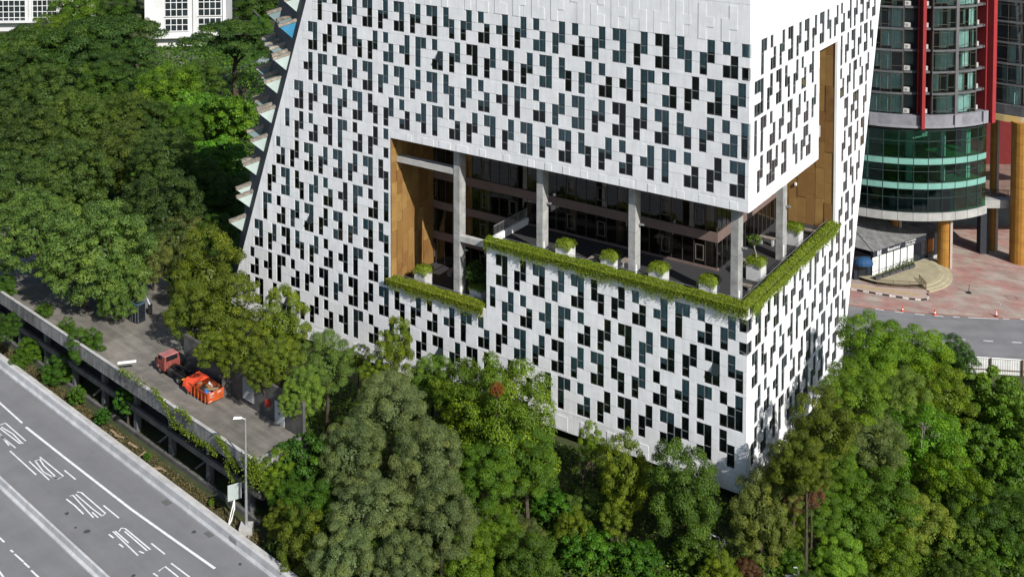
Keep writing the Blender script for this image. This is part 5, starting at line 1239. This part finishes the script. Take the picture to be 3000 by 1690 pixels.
ptree(592, 112, 122, 'umbrella', 'flat-topped rain tree with bare limbs beside the sloped wall', 12, (1.0, 1.1, .9), RAIN)
MID = 'trees between deck wall and office building'
for a in (
 (520, 690, 105, 'bright', 'tall yellow-flecked tree left of the office building base', 9, (.78, .74, .8), 1.05), (575, 800, 98, 'bright', 'yellow-flecked tree leaning over the truck', 9, (.78, .74, .8), 1.),
 (480, 790, 70, 'bright', 'smaller yellow-flecked tree above the truck cab', 9, (.66, .68, .75), 1.), (600, 880, 72, 'bright', 'yellow-flecked crown hanging over the dark service wall', 9.5, (.78, .74, .7), 1.), (540, 885, 48, 'bright', 'yellow-flecked branch tree right of the truck cab', 9.5, (.75, .74, .7), 1.), (655, 935, 50, 'bright', 'small yellow-flecked crown above the louvres', 9.5, (.68, .68, .7), 1.),
 (710, 815, 76, 'bright', 'fresh yellow-green tree before the lowest left windows', 8, (.98, .98, 1), 1.05), (705, 910, 58, 'bright', 'lower yellow-green tree over the service wall', 9, (.8, .82, .8), 1.),
 (820, 915, 80, 'fine', 'drooping green tree over the end of the service wall', 8, (.85, 1.05, .5), 1.1), (762, 985, 58, 'fine', 'hanging creeper tree beside the pale doors', 8.5, (1.0, 1.25, .45), 1.3), (735, 1010, 32, 'fine', 'narrow creeper curtain in front of the pale doors', 8.5, (1.0, 1.25, .4), 1.5),
 (900, 905, 35, 'bright', 'tiny bright bush below the white wall', 4, (1, 1, .8), 1.), (995, 880, 62, 'bright', 'bright young tree with pointed top before the white wall', 8, (1.0, 1.0, .9), 1.25), (940, 940, 45, 'bright', 'bright low tree left of the pointed one', 6, (.9, .95, .8), 1.)):
    ptree(*a[:5], zc=a[5], tint=a[6], group=MID, zscale=a[7])
SL = 'trees on the slope below the office building'
for a in (
 (985, 1035, 98, 'fine', 'top of the big silvery green acacia left of centre', 6, (1.05, 1.05, 1.0), 1.), (880, 1150, 95, 'fine', 'left limb of silvery green acacia growth by the deck end', 5, (.95, .98, .9), 1.),
 (1075, 1165, 112, 'fine', 'central silvery acacia crown with dark gaps', 5, (1.05, 1.05, 1.0), 1.), (925, 1290, 104, 'fine', 'silvery acacia crown low in the picture left of centre', 4, (1.0, 1.0, .95), 1.),
 (1110, 1315, 92, 'fine', 'silvery acacia crown above the bottom picture edge', 3, (.9, .92, .85), 1.), (860, 1410, 95, 'fine', 'silvery acacia crown at the bottom edge near the highway', 3, (.95, .98, .9), 1.), (1010, 1430, 80, 'fine', 'silvery acacia crown cut by the bottom edge', 2, (.95, .98, .9), 1.),
 (1262, 1065, 162, 'broad', 'big round yellow-green tree before the lower windows', 4, (1.4, 1.2, .65), 1.), (1165, 1000, 95, 'broad', 'yellow-green tree shouldering the big round one on the left', 5, (1.25, 1.12, .7), 1.),
 (1085, 950, 62, 'broad', 'small green tree under the lower hedge', 5, (1.15, 1.15, .7), 1.), (1330, 1160, 85, 'broad', 'green lower side of the round tree near the white base', 3, (1.0, 1.05, .7), 1.), (1225, 1190, 80, 'broad', 'shade-tinted lower left side of the round tree', 3, (.85, .95, .6), 1.),  # lower left side of the round tree tinted darker in place of shade
 (1488, 1115, 38, 'bright', 'slender bright sapling against the white base', 3, (1.05, 1.15, .9), 1.3), (1575, 1195, 74, 'bright', 'bright yellow-green tree right of the sapling', 2, (1.0, .98, .8), 1.4), (1550, 1300, 48, 'bright', 'small yellow-green bush tree under the bright one', -1, (.85, .85, .7), 1.),
 (1722, 1245, 90, 'broad', 'dark olive round-topped tree near the building corner', 2, (.95, .92, .95), 1.5), (1915, 1305, 88, 'fine', 'olive feathery tree below the sharp corner', 1, (1.2, 1.1, .6), 1.4), (1990, 1240, 50, 'fine', 'small feathery tree touching the foot of the corner', 1, (1.1, 1.05, .6), 1.),
 (1170, 1415, 88, 'broad', 'yellow-green bush tree at the bottom centre', -1, (1.25, 1.12, .6), 1.), (1330, 1425, 85, 'broad', 'glossy bush tree at the bottom centre right', -2, (.95, .95, .8), 1.), (1250, 1330, 60, 'broad', 'yellow-green bush on the slope below the round tree', -1.5, (1.1, 1.1, .6), 1.),
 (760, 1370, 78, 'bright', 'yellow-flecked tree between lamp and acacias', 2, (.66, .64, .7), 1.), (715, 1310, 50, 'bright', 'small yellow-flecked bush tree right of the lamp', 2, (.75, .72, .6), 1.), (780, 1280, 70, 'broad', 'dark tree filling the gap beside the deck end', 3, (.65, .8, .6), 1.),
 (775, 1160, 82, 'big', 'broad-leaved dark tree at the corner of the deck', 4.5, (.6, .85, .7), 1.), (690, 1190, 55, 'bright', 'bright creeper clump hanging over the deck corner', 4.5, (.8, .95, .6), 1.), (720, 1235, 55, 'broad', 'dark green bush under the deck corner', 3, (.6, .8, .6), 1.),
 (1480, 1380, 75, 'big', 'shade-tinted creeper-covered mound low on the slope', -2.8, (.6, .95, .5), .7), (1610, 1420, 75, 'big', 'shade-tinted creeper mound at the bottom edge', -3, (.55, .85, .45), .7), (1390, 1270, 55, 'big', 'creeper mound in the hollow', -2.6, (.6, 1.0, .5), .8), (1480, 1270, 50, 'fine', 'ferny growth in the shade below the white base', -2.5, (.7, .9, .4), .8)):  # mounds and ferny growth carry their shade in a darker tint
    ptree(*a[:5], zc=a[5], tint=a[6], group=SL, zscale=a[7])
RG = 'trees on the right-hand slope'
for a in (
 (2185, 870, 85, 'broad', 'light green tree directly right of the office building far edge', 3, (1.55, 1.57, 0.58)), (2300, 905, 95, 'broad', 'bright green tree near the side road', 3, (1.55, 1.51, 0.50)), (2400, 905, 60, 'broad', 'dark glossy tree beside the corrugated fence', 2, (0.55, 0.70, 0.60)),
 (2145, 985, 85, 'broad', 'olive green tree against the sunlit side face', 3, (1.37, 1.28, 0.63)), (2260, 1010, 95, 'fine', 'feathery light green tree in the middle right', 3, (1.18, 1.39, 0.50)), (2380, 1010, 85, 'bright', 'yellow-green tree below the fence', 2, (0.99, 1.05, 0.58)),
 (2075, 1070, 85, 'bright', 'yellow-tipped olive tree hugging the sunlit face', 3, (0.72, 0.68, 0.70)), (2185, 1110, 95, 'fine', 'dark grey-green tree among brighter ones on the right', 3, (0.89, 0.93, 0.63)), (2000, 1160, 70, 'bright', 'olive tree near the foot of the sunlit face', 2, (0.70, 0.66, 0.65)),
 (2330, 1120, 105, 'broad', 'broad bright green tree right of the dark one', 1, (1.24, 1.51, 0.50)), (2500, 1010, 85, 'big', 'large-leaved bright tree under the fence at right', 0, (1.24, 1.33, 0.67)), (2560, 1090, 80, 'big', 'large-leaved tree at the right picture edge', -1, (1.06, 1.22, 0.58)),
 (2450, 1130, 80, 'big', 'large-leaved tree left of the edge one', -1, (1.12, 1.28, 0.58)), (2540, 1200, 75, 'big', 'lower large-leaved tree at the right edge', -2, (0.93, 1.10, 0.50)),
 (2130, 1225, 60, 'bright', 'vivid green pointed tree in the lower right', 1, (0.77, 1.10, 0.42)), (2220, 1270, 100, 'broad', 'dark green tree in the lower right wood', 0, (1.06, 1.10, 0.63)), (2400, 1230, 90, 'bright', 'light green spreading tree in the lower right', -1, (0.81, 0.99, 0.42)),
 (2130, 1320, 85, 'broad', 'glossy dark tree right of the bare one', -1, (0.99, 1.05, 0.63)), (2310, 1330, 90, 'fine', 'yellowish feathery tree near the lower right', -2, (1.43, 1.39, 0.42)), (2110, 1420, 75, 'fine', 'rounded vivid green tree at the bottom', -2, (1.12, 1.57, 0.33)), (2240, 1410, 80, 'broad', 'dark yellow-green tree at the bottom right', -3, (1.24, 1.10, 0.50)),
 (2440, 1320, 90, 'broad', 'shade-tinted dark tree in the lower right corner', -3, (0.68, 0.76, 0.60)), (2550, 1310, 85, 'broad', 'shade-tinted tree at the lower right edge', -3, (0.68, 0.76, 0.60)), (2480, 1420, 80, 'big', 'big-leaved shrub tree in the bottom right corner', -4, (0.75, 0.93, 0.42)), (2380, 1420, 70, 'broad', 'dark tree at the bottom edge on the right', -4, (0.60, 0.70, 0.50)), (2565, 1420, 70, 'broad', 'dark tree in the extreme bottom right corner', -4, (0.68, 0.78, 0.62)),  # corner and edge trees tinted darker to imitate shade
 (2030, 1175, 62, 'bright', 'rounded olive bush tree close to the foot of the sunlit face', -.5, (0.80, 0.78, 0.70)), (1965, 1225, 45, 'bright', 'small olive bush at the sharp corner foot', -1, (0.80, 0.80, 0.70)), (2090, 1165, 70, 'broad', 'mid green tree filling in behind the bare tree', -1, (1.10, 1.12, 0.50)),
 (2060, 1290, 60, 'broad', 'mid green bush tree below the russet ones', -2, (1.1, 1.15, .6)), (1985, 1330, 50, 'bright', 'olive bush tree left of the bare tree foot', -2, (.8, .82, .6)),
 (2000, 1245, 40, 'fine', 'russet brown-leaved small tree near the building corner', -1.2, (1.10, 0.40, 0.50)), (2040, 1240, 34, 'fine', 'second russet small tree beside the bare one', -1.2, (1.10, 0.40, 0.50)), (1885, 1440, 36, 'fine', 'russet shrub at the bottom near the sign letters', -3, (1.10, 0.40, 0.50)), (1990, 1400, 55, 'broad', 'dark bush behind the sign letters', -3, (0.75, 0.87, 0.42))):
    ptree(*a[:5], zc=a[5], tint=a[6], group=RG)
ptree(1250, 980, 17, 'fine', 'small russet flush of leaves on top of the round tree', zc=9, tint=(1.9, .5, .3), group=SL)
ru = random.Random(77); made = 0; spots = []
while made < 40:
    x, y = (ru.uniform(-8, 28), ru.uniform(84, 112)) if made < 20 else (ru.uniform(24, 62), ru.uniform(84, 119)); a_, b_ = ab((x, y)); n__ = x * Nd[0] + y * Nd[1]
    if n__ < 58 or (a_ > -1.4 and b_ > -1.4): continue
    spots.append((made >= 20, ru.choice(['broad', 'bright', 'big', 'fine']), x / y, x, y)); made += 1
spots.sort(); cnt = {}
ORD = ['leftmost', 'second from left', 'third from left', 'fourth from left', 'fifth from left', 'sixth from left', 'seventh from left', 'eighth from left', 'ninth from left', 'tenth from left', 'eleventh from left', 'twelfth from left']
for side_, k_, _, x, y in spots:
    c_ = cnt.get((side_, k_), 0); cnt[side_, k_] = c_ + 1; R = ru.uniform(1.3, 2.3); v = ru.uniform(.7, 1.05)
    adj = {'broad': 'mid-green', 'bright': 'yellow-green', 'big': 'large-leaved', 'fine': 'feathery'}[k_]
    lab = '%s of the low %s bushes on the %s' % (ORD[c_], adj, 'right-hand slope' if side_ else 'slope before the front face')
    o = tree(lab, Vector((x, y, gz(x, y) + R * .75)), R, k_, (v * .95, v * .95, v * .65), 'understory bushes on the slope', .95, name='bush'); o['category'] = 'bush'
BS = 'bushes between barrier and parking deck'
for x, y, r, k, l, z, tn_ in ((130, 915, 30, 'broad', 'ivy clump on the parapet near the left end', 5.6, (.75, .85, .6)), (195, 965, 34, 'broad', 'ivy clump on the parapet left of the spilling bush', 5.6, (.85, .95, .6)), (55, 1060, 30, 'broad', 'low bush behind the barrier at far left', .9, (.9, 1, .6)), (225, 1160, 30, 'big', 'broad-leaved bush behind the barrier right of the round one', 1.0, (.8, 1, .6)), (252, 1015, 62, 'broad', 'bush spilling over the deck parapet', 5.4, (.8, .95, .7)), (170, 1085, 48, 'broad', 'dark round bush below the parapet on the left', 1.6, (.6, .8, .6)), (90, 1025, 42, 'broad', 'ragged bush behind the barrier at the left', 1.3, (.9, 1, .6)), (375, 1170, 42, 'big', 'dense leafy bush on a stem before the deck columns', 2.6, (.45, .8, .5)), (300, 1220, 27, 'big', 'small pointed bush just behind the barrier', 1.0, (.45, .8, .5)), (432, 1335, 13, 'big', 'tiny green shrub on the litter strip', .7, (.7, 1, .6)), (20, 960, 45, 'broad', 'ivy clump at the left end of the parapet', 5.0, (.6, .75, .6)), (12, 840, 42, 'broad', 'ivy mass on the deck at the left picture edge', 6.2, (.65, .8, .6)), (620, 1470, 10, 'bright', 'tuft of weeds behind the barrier by the sign', .5, (.8, 1, .7))):
    p = onz(x, y, z); R = r * (p.y * cT + (H - z) * sT) / F; o = tree(l, p, R, k, tn_, BS, 1., (p.x, p.y, 0 if z < 4 else DZ), name='bush'); o['category'] = 'bush'

# hedges trailing over the terrace parapets (building frame)
def hedge(label, f, u0, u1, ztop, seed, tint=(1, 1, 1), n_per=1500):
    g = np.random.default_rng(seed); n = int((u1 - u0) * n_per); u = g.uniform(u0, u1, n); wav = .07 * np.sin(u * .9) + .07 * np.sin(u * 2.7 + 1) + .05 * np.sin(u * 7.1)
    k = g.uniform(0, 1, n); d = np.empty(n); z = np.empty(n); top = k < .5
    d[top] = g.uniform(-.3, .86, top.sum()); z[top] = ztop + .32 - 1.1 * np.abs(d[top] - .32) ** 2 + wav[top] * .6 + g.normal(0, .05, top.sum())
    m = ~top; dr = np.abs(g.normal(0, .44, m.sum())); d[m] = -.26 - .22 * np.exp(-dr * 1.2) + g.normal(0, .05, m.sum()); z[m] = ztop + .2 - dr * (1 + wav[m] * 2.2)
    ok = z > ztop - 1.9 - .4 * g.random(n); u, d, z = u[ok], d[ok], z[ok]; n = len(u)
    P = np.stack([d, u, z], 1) if f == 'A' else np.stack([u, d, z], 1); N = np.tile([-.7, 0, .6] if f == 'A' else [0, -.7, .6], (n, 1))
    V, t = leaves(P, N, .125, g, .6, jitter=.5); o = thing('trailing_hedge', label, 'hedge', (XC, YC, 0), PSI, 'trailing hedges on the terrace parapets')
    o.location = fromab(0, 0, ztop - .5); V[:, 2] -= ztop - .5
    c = put('foliage', leafmesh('foliage', V, t, LM['hedge']), o); c.color = (*tint, 1)
    # woody stems
    s = MB(); rs = random.Random(seed); q = u0 + .3
    while q < u1 - .2:
        pts = [(.45, q, .2), (-.1, q + rs.uniform(-.2, .2), .55), (-.3, q + rs.uniform(-.3, .3), -.2)]
        s.tube(pts if f == 'A' else [(b_, a_, c_) for a_, b_, c_ in [(p_[0], p_[1], p_[2]) for p_ in pts]], .018, 4); q += .6
    s.build('stems', M_bark, o)
hedge('long trailing green hedge along the front edge of the main terrace', 'A', -.2, 27.9, 17.85, 31); hedge('trailing green hedge along the sunlit side edge of the terrace', 'B', .3, 25.2, 17.85, 32); hedge('trailing yellow-green hedge on the lower terrace at left', 'A', 28.0, 40.7, 10.85, 33, (1.05, .95, .9))

# planters on the terrace
M_plb = mat('white_planter_concrete', (.52, .52, .51), .85, .15, 1.2, col2=(.42, .42, .41))
def planter(label, a, b, z, h=1.65, shrub='box', tintp=(1, 1, 1), m=None):
    g = np.random.default_rng(int(a * 10 + b * 7)); o = thing('planter', label, 'planter', fromab(a, b, z + .002), PSI, 'planters on the terrace'); w = .72
    MB().box(-w, w, -w, -w + .1, 0, h).box(-w, w, w - .1, w, 0, h).box(-w, -w + .1, -w + .1, w - .1, 0, h).box(w - .1, w, -w + .1, w - .1, 0, h).box(-w + .1, w - .1, -w + .1, w - .1, .1, h - .12).build('box', m or M_plb, o)
    n = 3600; k = g.uniform(0, 1, n); P = np.stack([g.uniform(-.88, .88, n), g.uniform(-.88, .88, n), h + .40 * g.uniform(.0, 1., n) ** .35], 1); P[:, 2] += .1 * np.sin(P[:, 0] * 5) * np.cos(P[:, 1] * 4); r = np.maximum(np.abs(P[:, 0]), np.abs(P[:, 1])); P[:, 2] -= np.where(r > .68, (r - .68) * 2.2, 0)
    N = P.copy(); N[:, 2] = .8; V, t = leaves(P, N, .12, g, .6, jitter=.5); c = put('shrub', leafmesh('shrub', V, t, LM['hedge']), o); c.color = (*tintp, 1)
    if shrub == 'tree':
        s = MB().tube([(0, 0, h - .1), (.05, .05, h + .7), (-.05, .2, h + 1.3), (.1, .25, h + 1.8)], [.09, .07, .06, .04], 6)
        for k in range(6):
            an = k * 1.05; s.tube([(-.02, .2, h + 1.2 + .08 * k), (.3 * math.cos(an), .2 + .3 * math.sin(an), h + 1.6 + .1 * k), (.6 * math.cos(an), .2 + .6 * math.sin(an), h + 1.75 + .14 * k)], [.04, .03, .015], 5)
        s.build('trunk', mat('pale_bark', (.3, .27, .23), .9, .2, 4), o)
        Pt = g.normal(0, 1, (260, 3)); Pt /= np.linalg.norm(Pt, axis=1)[:, None]; Pt = Pt * g.uniform(.55, 1.0, (260, 1)) * np.array([.75, .75, .5]) + np.array([.05, .22, h + 2.0]); V, t = leaves(Pt, Pt * 0 + [0, 0, 1.], .24, g, .4, jitter=.8); put('leaves', leafmesh('leaves', V, t, LM['broad']), o)
    if shrub == 'bush':
        Pt = g.normal(0, 1, (2600, 3)); Pt /= np.linalg.norm(Pt, axis=1)[:, None]; Pt = Pt * g.uniform(.5, 1.05, (2600, 1)) * np.array([1.05, 1.15, 1.3]) + np.array([0, .35, h + 1.25]); V, t = leaves(Pt, Pt * 0 + [0, 0, 1.], .22, g, .6, jitter=.9); put('leaves', leafmesh('leaves', V, t, LM['umbrella']), o)
planter('planter farthest left along the main terrace front', 19.4, 1.5, T1); planter('planter left of the middle terrace column', 14.35, 1.5, T1); planter('planter right of the middle terrace column', 9.3, 1.5, T1); planter('planter nearest the corner column on the front side', 4.25, 1.5, T1)
planter('planter with small frangipani tree on the side terrace', 2.35, 8.2, T1, 1.65, 'tree'); planter('planter farthest back beside the gold wall on the side terrace', 2.4, 18.9, T1)
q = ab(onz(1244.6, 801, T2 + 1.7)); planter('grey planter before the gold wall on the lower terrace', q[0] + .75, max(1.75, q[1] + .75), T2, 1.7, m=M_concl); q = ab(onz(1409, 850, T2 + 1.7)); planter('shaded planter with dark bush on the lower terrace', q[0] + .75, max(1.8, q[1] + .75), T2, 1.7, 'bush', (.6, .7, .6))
# benches
M_bench = mat('greyed_timber', (.26, .22, .18), .85, .2, 3)
def bench(label, px, z, rz=0., L_=1.7, h=.5, z3=True):
    p = onz(1700 + px[0] / 3.22, 480 + px[1] / 3.22, z + h) if z3 else onz(*px, z + h); o = thing('bench', label, 'bench', (p.x, p.y, z + .002), PSI + rz, 'benches on the terrace')
    for k in range(3): MB().box(-L_ / 2, L_ / 2, -.27 + k * .185, -.1 + k * .185, h - .08, h).build('slat', M_bench, o)
    for x in (-L_ / 2 + .15, L_ / 2 - .3): MB().box(x, x + .15, -.25, .25, 0, h - .081).build('leg', M_conc, o)
bench('timber bench left of the planter beside the middle column', (110, 885), T1); bench('timber bench beside the middle terrace column', (415, 905), T1); bench('high timber bench table by the side glazing', (1765, 690), T1, 1.57, 1.6, .8); bench('timber bench behind the frangipani planter', (1560, 905), T1, 1.57); bench('timber bench by the gold wall on the side terrace', (2160, 620), T1, 1.57, 1.8); bench('timber bench near the side hedge by the corner column', (1550, 1135), T1, 1.57, 1.4); bench('pale timber bench behind the left terrace column', (-520, 470), T1, .3, 1.8)
bench('timber bench in shade on the lower terrace', (1325, 790), T2, .2, 1.8, .5, False)

# vines on the deck parapet
def vine(label, pts, w, seed, n, tint=(1, 1, 1)):
    g = np.random.default_rng(seed); W_ = [onN(*r7(*p), 56.40) for p in pts]; P = []
    for k in range(n):
        i = g.integers(0, len(W_) - 1); f_ = g.random(); q = W_[i].lerp(W_[i + 1], f_); P.append((q.x + g.normal(0, w) * Dd[0] - Nd[0] * abs(g.normal(0, .1)), q.y + g.normal(0, w) * Dd[1] - Nd[1] * abs(g.normal(0, .1)), q.z + g.normal(0, w)))
    P = np.array(P); c = W_[0]; V, t = leaves(P - np.array(c), np.tile([-.6, -.6, .4], (n, 1)), .17, g, .6, jitter=.7); o = thing('hanging_vine', label, 'vine', c, 0, 'vines on the deck parapet'); s = MB().tube([q - c for q in W_], .03, 4); s.build('stem', M_bark, o)
    f_ = put('foliage', leafmesh('foliage', V, t, LM['bright']), o); f_.color = (*tint, 1)
for i, (l, pts, w, n) in enumerate((('vine trailing off the parapet below the skip', [(1150, 20), (1200, 80), (1250, 160), (1300, 260)], .16, 420), ('short vine clump hanging mid parapet', [(1330, 180), (1400, 210), (1450, 280)], .14, 240), ('long vine sweeping down under the deck edge', [(1300, 260), (1380, 340), (1450, 390), (1560, 450), (1640, 520)], .2, 700), ('vine hanging near the lamp post', [(1640, 390), (1700, 470), (1760, 570), (1800, 640)], .2, 520), ('thick bright vine mass over the near deck corner', [(1860, 540), (1910, 620), (1880, 700), (1960, 600), (1930, 740)], .38, 1500), ('thin vine strand below the wide clump', [(1700, 560), (1740, 680), (1800, 760)], .15, 200), ('vine along the parapet beside the truck', [(900, -120), (1000, -60), (1100, 0)], .2, 360))): vine(l, pts, w, 50 + i, n, (.85, .9, .9))

# litter strip behind the barrier
g = np.random.default_rng(71); n = 16000; tt = g.uniform(-150, -78, n); n_ = g.uniform(54.8, 56.5, n); P = np.stack([Dd[0] * tt + Nd[0] * n_, Dd[1] * tt + Nd[1] * n_, g.uniform(-.05, .3, n) * (.4 + .6 * np.sin(tt * .9) ** 2)], 1)
V, t = leaves(P, np.tile([0, 0, 1.], (n, 1)), .22, g, .3, jitter=.8); o = put('dry_litter', leafmesh('dry_litter', V, t, leafmat('dry_litter_tone', (.085, .075, .035), trans=.05)), kind='stuff'); tag(o, 'dry leaves and twigs between barrier and parking deck', 'litter'); o['kind'] = 'stuff'
rp_ = random.Random(8)
for i, (x, y) in enumerate(((860, 370), (1065, 540), (1170, 640), (1215, 640), (900, 400), (1010, 470))):
    p = onz(*r7(x, y), .1); o = MB().box(-rp_.uniform(.5, 1.1), rp_.uniform(.4, .9), -.12, .12, 0, .06).build('plank', mat('weathered_plank', (.32, .24, .15), .9, .25, 3), None, loc=(p.x, p.y, .18), rot=rp_.uniform(-1, 1)); o.rotation_euler[1] = rp_.uniform(-.2, .2)
    tag(o, ['broken plank nearest the pointed bush behind the barrier', 'pale board beside the tiny green shrub', 'plank leaning toward the deck column', 'narrow plank next to the leaning one', 'second broken plank behind the barrier', 'dark plank in the litter strip'][i], 'plank', 'planks in the litter strip')

# ground cover
def carpet(name, label, n, xr, yr, test, size, seed, hmax, colm, tint=(1, 1, 1)):
    g = np.random.default_rng(seed); x = g.uniform(*xr, n); y = g.uniform(*yr, n); k = test(x, y); x, y = x[k], y[k]; bump = .5 + .5 * np.sin(x * .9 + np.sin(y * .7) * 2) * np.cos(y * 1.1)
    P = np.stack([x, y, ground_z(x, y) + g.uniform(0, hmax, len(x)) * (.3 + .7 * bump)], 1); V, t = leaves(P, np.tile([0, -.25, 1.], (len(x), 1)), size, g, .65, jitter=.55)
    o = put(name, leafmesh(name, V, t, colm)); o.color = (*tint, 1); tag(o, label, 'ground cover'); o['kind'] = 'stuff'
def t1(x, y):
    dx, dy = x - XC, y - YC; a = dx * Ad[0] + dy * Ad[1]; b = dx * Bd[0] + dy * Bd[1]; n_ = x * Nd[0] + y * Nd[1]; t = (x + 17) * Dd[0] + (y - 95) * Dd[1]
    return ((b < -.6) | (a < -.6)) & (n_ > 55.3) & (y < 121) & ((t > .6) | (n_ > 63.2))
carpet('creeper_ground_cover', 'leafy creeper covering the slope below the building', 190000, (-36, 85), (70, 122), t1, .30, 81, 1.2, LM['big'], (.75, .85, .5))
def t2(x, y):
    dx, dy = x - XC, y - YC; a = dx * Ad[0] + dy * Ad[1]; b = dx * Bd[0] + dy * Bd[1]; n_ = x * Nd[0] + y * Nd[1]; t = (x + 17) * Dd[0] + (y - 95) * Dd[1]
    return (a > 66.5) & (n_ > 63) & ~((t < 0) & (n_ < 73))
carpet('woodland_ground_cover', 'low leafy undergrowth under the left-hand wood', 120000, (-150, -18), (112, 300), t2, .75, 82, 1.6, LM['broad'], (.6, .75, .55))

# bare tree, palms, standing letters
def bare(label, base, h, seed, col, spread=.9, depth=5):
    r = random.Random(seed); o = thing('bare_tree', label, 'tree', base); mb = MB()
    def br(p, d, L_, rad, k):
        q = p + d * L_; mb.tube([p, q], [rad, rad * .7], 5, False)
        if k == 0: return
        for _ in range(r.choice([2, 3, 3])):
            nd = (d + Vector((r.uniform(-1, 1), r.uniform(-1, 1), r.uniform(-.25, .7))) * spread).normalized(); br(q, nd, L_ * r.uniform(.62, .85), rad * .62, k - 1)
    br(Vector((0, 0, -.3)), Vector((0, 0, 1)), h * .3, h * .018, depth); mb.build('branches', col, o)
p = onz(2000 + 905 / 2.573, 1126 + 1150 / 2.573, -2); bare('leafless pale grey tree with spreading twigs near the bottom', (p.x, p.y, -2.2), 6.5, 3, mat('pale_dead_bark', (.33, .29, .26), .9, .2, 4))
p = onz(1000 + 1820 / 2.573, 1126 + 745 / 2.573, -1); bare('small leafless reddish shrub on the shaded slope', (p.x, p.y, -1.2), 3.2, 5, mat('reddish_twigs', (.22, .13, .11), .9, .2, 4), .8, 4)
p = onz(2700, 1290, 3); bare('bare twigs poking out of the bright right-hand tree', (p.x, p.y, 2.6), 2.8, 9, mat('pale_dead_bark', (.33, .29, .26)), .9, 4)
def palm(label, px, h, n=15, L_=3.2):
    p = onz(*px); o = thing('palm', label, 'palm', (p.x, p.y, -.1), 0, 'palms beside the lane'); r = random.Random(int(px[0])); MB().tube([(0, 0, -.2), (.1, 0, h * .5), (.05, .1, h)], [.3, .22, .18], 8).build('trunk', M_bark, o)
    for k in range(n):
        a = k * 2.4 + r.uniform(-.2, .2); el = r.uniform(.15, 1.0); f_ = MB(); prev = None; m_ = 8; P_ = []
        for j in range(m_ + 1):
            s_ = j / m_; x = L_ * s_ * math.cos(el * .8); z = L_ * (math.sin(el) * s_ - .75 * s_ * s_); P_.append(Vector((x * math.cos(a), x * math.sin(a), h + z)))
        sd_ = Vector((-math.sin(a), math.cos(a), 0))
        for j in range(m_):
            for sgn in (-1, 1):
                wl_ = .75 * math.sin(math.pi * (j + .8) / (m_ + 1.2)); a_, b_ = P_[j], P_[j + 1]; f_.poly([a_, a_.lerp(b_, .55), a_.lerp(b_, .9) + sd_ * sgn * wl_ + Vector((0, 0, -.25 * wl_))])
        me_ = f_.mesh('frond', LM['big']); at = me_.attributes.new('tone', 'FLOAT', 'FACE'); at.data.foreach_set('value', [r.uniform(.3, .8)] * len(me_.polygons)); fo = put('frond', me_, o); fo.color = (.8, 1.0, .9, 1)
palm('tall palm with arching fronds beside the lane', (712, 292), 5.5, 18, 4.2); palm('smaller palm left of the tall one', (650, 292), 2.6, 14, 3.4)
r9 = lambda x, y: (2000 + x / 2.573, 1126 + y / 2.573)
M_let = mat('shaded_white_metal', (.24, .24, .26), .5, .1, 2)  # white metal greyed in colour to stand in for shadow
def letter(label, strokes, Y, rad=.07):
    pts = [[ony(*r9(*p), Y) for p in s] for s in strokes]; lo = min(q.z for s in pts for q in s); c = Vector((sum(q.x for s in pts for q in s) / sum(len(s) for s in pts), Y, lo)); o = thing('sign_letter', label, 'letter', c, 0, 'standing sign letters')
    for s in pts: MB().tube([q - c for q in s], rad, 4).build('stroke', M_let, o)
    MB().box(-.9, .9, -.2, .2, -.5, -.05).build('plinth', M_concd, o)
letter('white standing letter shaped like an h by the bottom trees', [[(205, 1118), (208, 1200)], [(207, 1125), (235, 1140), (270, 1148), (276, 1160), (278, 1224)]], 97.6); letter('white standing letter shaped like an E right of the h', [[(318, 1175), (312, 1205), (318, 1235), (395, 1255)], [(312, 1207), (350, 1222), (388, 1212)]], 97.4); letter('partly hidden white letter at the bottom edge', [[(835, 1378), (860, 1378), (862, 1385)], [(835, 1428), (872, 1440), (874, 1405)]], 92.5)
